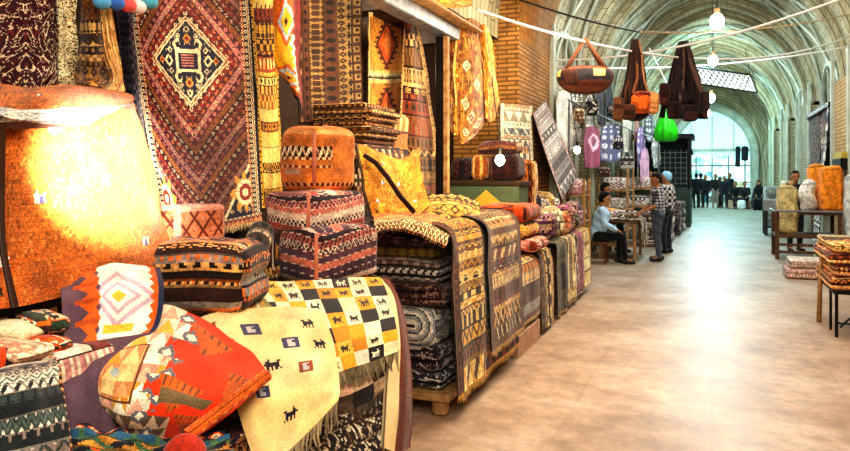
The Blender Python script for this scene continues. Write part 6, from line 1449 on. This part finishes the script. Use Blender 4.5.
# seated woman in a black chador
o = thing('person', 'person wrapped in a black chador sitting at the right of the far doorway', 'person', (2.0, 35.9, 0))
wx, wy = 2.0, 35.9; blk = hx('#14141a')
blob('body', [((wx, wy, .5), (wx, wy, .95), .16, .15), ((wx, wy, .95), (wx, wy - .01, 1.10), .10, .05), ((wx, wy - .03, 1.20), (wx, wy - .04, 1.24), .088, .085), ((wx, wy - .12, 1.20), (wx, wy - .125, 1.19), .016, .018), ((wx + .1, wy, .48), (wx + .12, wy - .42, .46), .08, .055), ((wx - .1, wy, .48), (wx - .12, wy - .42, .46), .08, .055), ((wx + .12, wy - .42, .46), (wx + .12, wy - .40, .08), .05, .04), ((wx - .12, wy - .42, .46), (wx - .12, wy - .40, .08), .05, .04), ((wx + .15, wy, .9), (wx + .12, wy - .28, .62), .05, .03), ((wx - .15, wy, .9), (wx - .12, wy - .28, .62), .05, .03)], .018, o, M_CLOTH, lambda c: np.tile(hx('#a8744f'), (len(c), 1)))
blob('chador', [((wx, wy + .02, .3), (wx, wy + .02, .9), .36, .24), ((wx, wy, .9), (wx, wy + .01, 1.14), .23, .11), ((wx, wy + .0, 1.22), (wx, wy + .01, 1.28), .115, .10), ((wx + .1, wy - .1, .5), (wx + .14, wy - .46, .45), .16, .12), ((wx - .1, wy - .1, .5), (wx - .14, wy - .46, .45), .16, .12), ((wx + .13, wy - .44, .42), (wx + .14, wy - .42, .12), .14, .15), ((wx - .13, wy - .44, .42), (wx - .14, wy - .42, .12), .14, .15), ((wx, wy, .15), (wx, wy - .3, .15), .28, .2)], .02, o, M_CLOTH, lambda c: np.tile(blk, (len(c), 1)))
tag(softbox('stone_block', (1.8, 35.7, 0), (2.3, 36.3, .40), plainfn('#8d8a80'), r=.04, res=.04), 'grey stone seat under the person in the black chador', 'bench')
for (px, y0, y1, w, lab) in ((738, 147, 166, 5, 'dark garment hanging at the right jamb of the far doorway'), (745, 147, 160, 7, 'second dark garment hanging beside the right jamb of the far doorway')):
    _go = tag(patch('hung_garment', [[YP(px - w / 2, y0, 37.6), YP(px, y0 - 1, 37.55), YP(px + w / 2, y0, 37.6)], [YP(px - w / 2, y1, 37.6), YP(px, y1 + 1, 37.5), YP(px + w / 2, y1, 37.6)]], fill(12, 20, hx('#22262c')), thick=.04, ripple=(.03, 1.5, 0)), lab, 'clothing', 'dark garments at the far doorway')
    q = YP(px, y0, 37.6); MB().tube([q - [0, 0, .1], q + [0, .3, .0], (q[0], 38.19, 2.9)], .015, hx('#222222'), seg=5).build('hanger', M_COAT, _go)
# goods seen through the doorway
gcl = ['#3aa8a0', '#e8e0d0', '#4a7a8a', '#8a5a6a', '#2f5a64', '#d9c8a0']
gcn = ['teal', 'cream', 'slate blue', 'mauve', 'dark petrol', 'straw']
for i in range(6):
    x = -1.6 + i * .62; h = .5 + .5 * ((i * 37) % 10) / 10
    tag(softbox('goods_bundle', (x - .15, 44.6, 0), (x + .15, 45.1, h + .5), plainfn(gcl[i], i), r=.08, res=.05, puff=.03), gcn[i] + ' bundle in the bright shop beyond the far doorway', 'bundle', 'bundles in the bright shop beyond the doorway')
# ------------------------------------------------------------------ light
def area(name, loc, tgt, size, power, c, sy=None):
    l = bpy.data.lights.new(name, 'AREA'); l.energy = power; l.color = c; l.size = size
    if sy: l.shape = 'RECTANGLE'; l.size_y = sy
    o = bpy.data.objects.new(name, l); col.objects.link(o); o.location = loc
    o.rotation_euler = (Vector(tgt) - Vector(loc)).to_track_quat('-Z', 'Y').to_euler(); return o
def point(name, loc, power, c, r=.1):
    l = bpy.data.lights.new(name, 'POINT'); l.energy = power; l.color = c; l.shadow_soft_size = r
    o = bpy.data.objects.new(name, l); col.objects.link(o); o.location = loc; return o
def spot(name, loc, tgt, power, c, ang, r=.05, blend=.6):
    l = bpy.data.lights.new(name, 'SPOT'); l.energy = power; l.color = c; l.spot_size = math.radians(ang); l.spot_blend = blend; l.shadow_soft_size = r
    o = bpy.data.objects.new(name, l); col.objects.link(o); o.location = loc
    o.rotation_euler = (Vector(tgt) - Vector(loc)).to_track_quat('-Z', 'Y').to_euler(); return o
w = bpy.data.worlds.new('world'); scene.world = w; w.use_nodes = True
w.node_tree.nodes['Background'].inputs['Color'].default_value = (1.0, .93, .84, 1); w.node_tree.nodes['Background'].inputs['Strength'].default_value = 0.55
WARM = (1, .80, .55); COOL = (.70, .95, 1.0); NEUT = (1, .96, .90)
# added fill light under each vault bay; the vault has no opening
for y, p, c in ((1.0, 95, NEUT), (7.4, 150, (1, .92, .80)), (13.4, 150, (.95, .99, 1)), (19.4, 170, (.74, .96, 1)), (25.4, 210, (.52, .92, 1)), (31.4, 280, (.42, .90, 1))):
    area('vault_fill', (0, y, 5.9), (0, y, 0), 3.2 if y < 10 else 1.8, p, c)
area('shop_front_light', (.4, -.4, 3.5), (-2.4, 2.8, 1.0), 1.4, 105, (1, .88, .70))
area('shop_light', (-1.0, 5.0, 3.5), (-2.6, 5.4, 1.0), 1.2, 75, WARM)
area('shop_light', (-1.4, 8.4, 3.6), (-2.6, 8.6, 1.2), 1.0, 50, WARM)
point('shop_point_light', (-3.6, 7.6, 2.9), 60, WARM, .1)
point('shop_point_light', (-1.9, 5.6, 2.75), 26, (1, .84, .6), .12)  # added fill to brighten the shop mouth, no bulb hangs here
point('shop_point_light', D(503, 158, 7.15), 20, WARM, .1)
spot('rug_spot', D(142, 128, 2.06), D(112, 156, 2.5), 1000, (1, .97, .9), 44, .03, 1.0)
for i, p in enumerate(LAMPS): point('lamp_light', (p[0], p[1] - .3, p[2] - .3), 70, (.85, .97, 1), .15)
area('end_light', (0, 41.5, 5.2), (0, 41.5, 0), 3, 420, (.55, .93, 1))
area('aisle_light', (0, 35.0, 5.9), (0, 33, 0), 1.8, 260, (.55, .95, 1))
vs = scene.view_settings
vs.view_transform = 'Standard'; vs.look = 'Medium High Contrast'; vs.exposure = 0.22; vs.gamma = 1.0
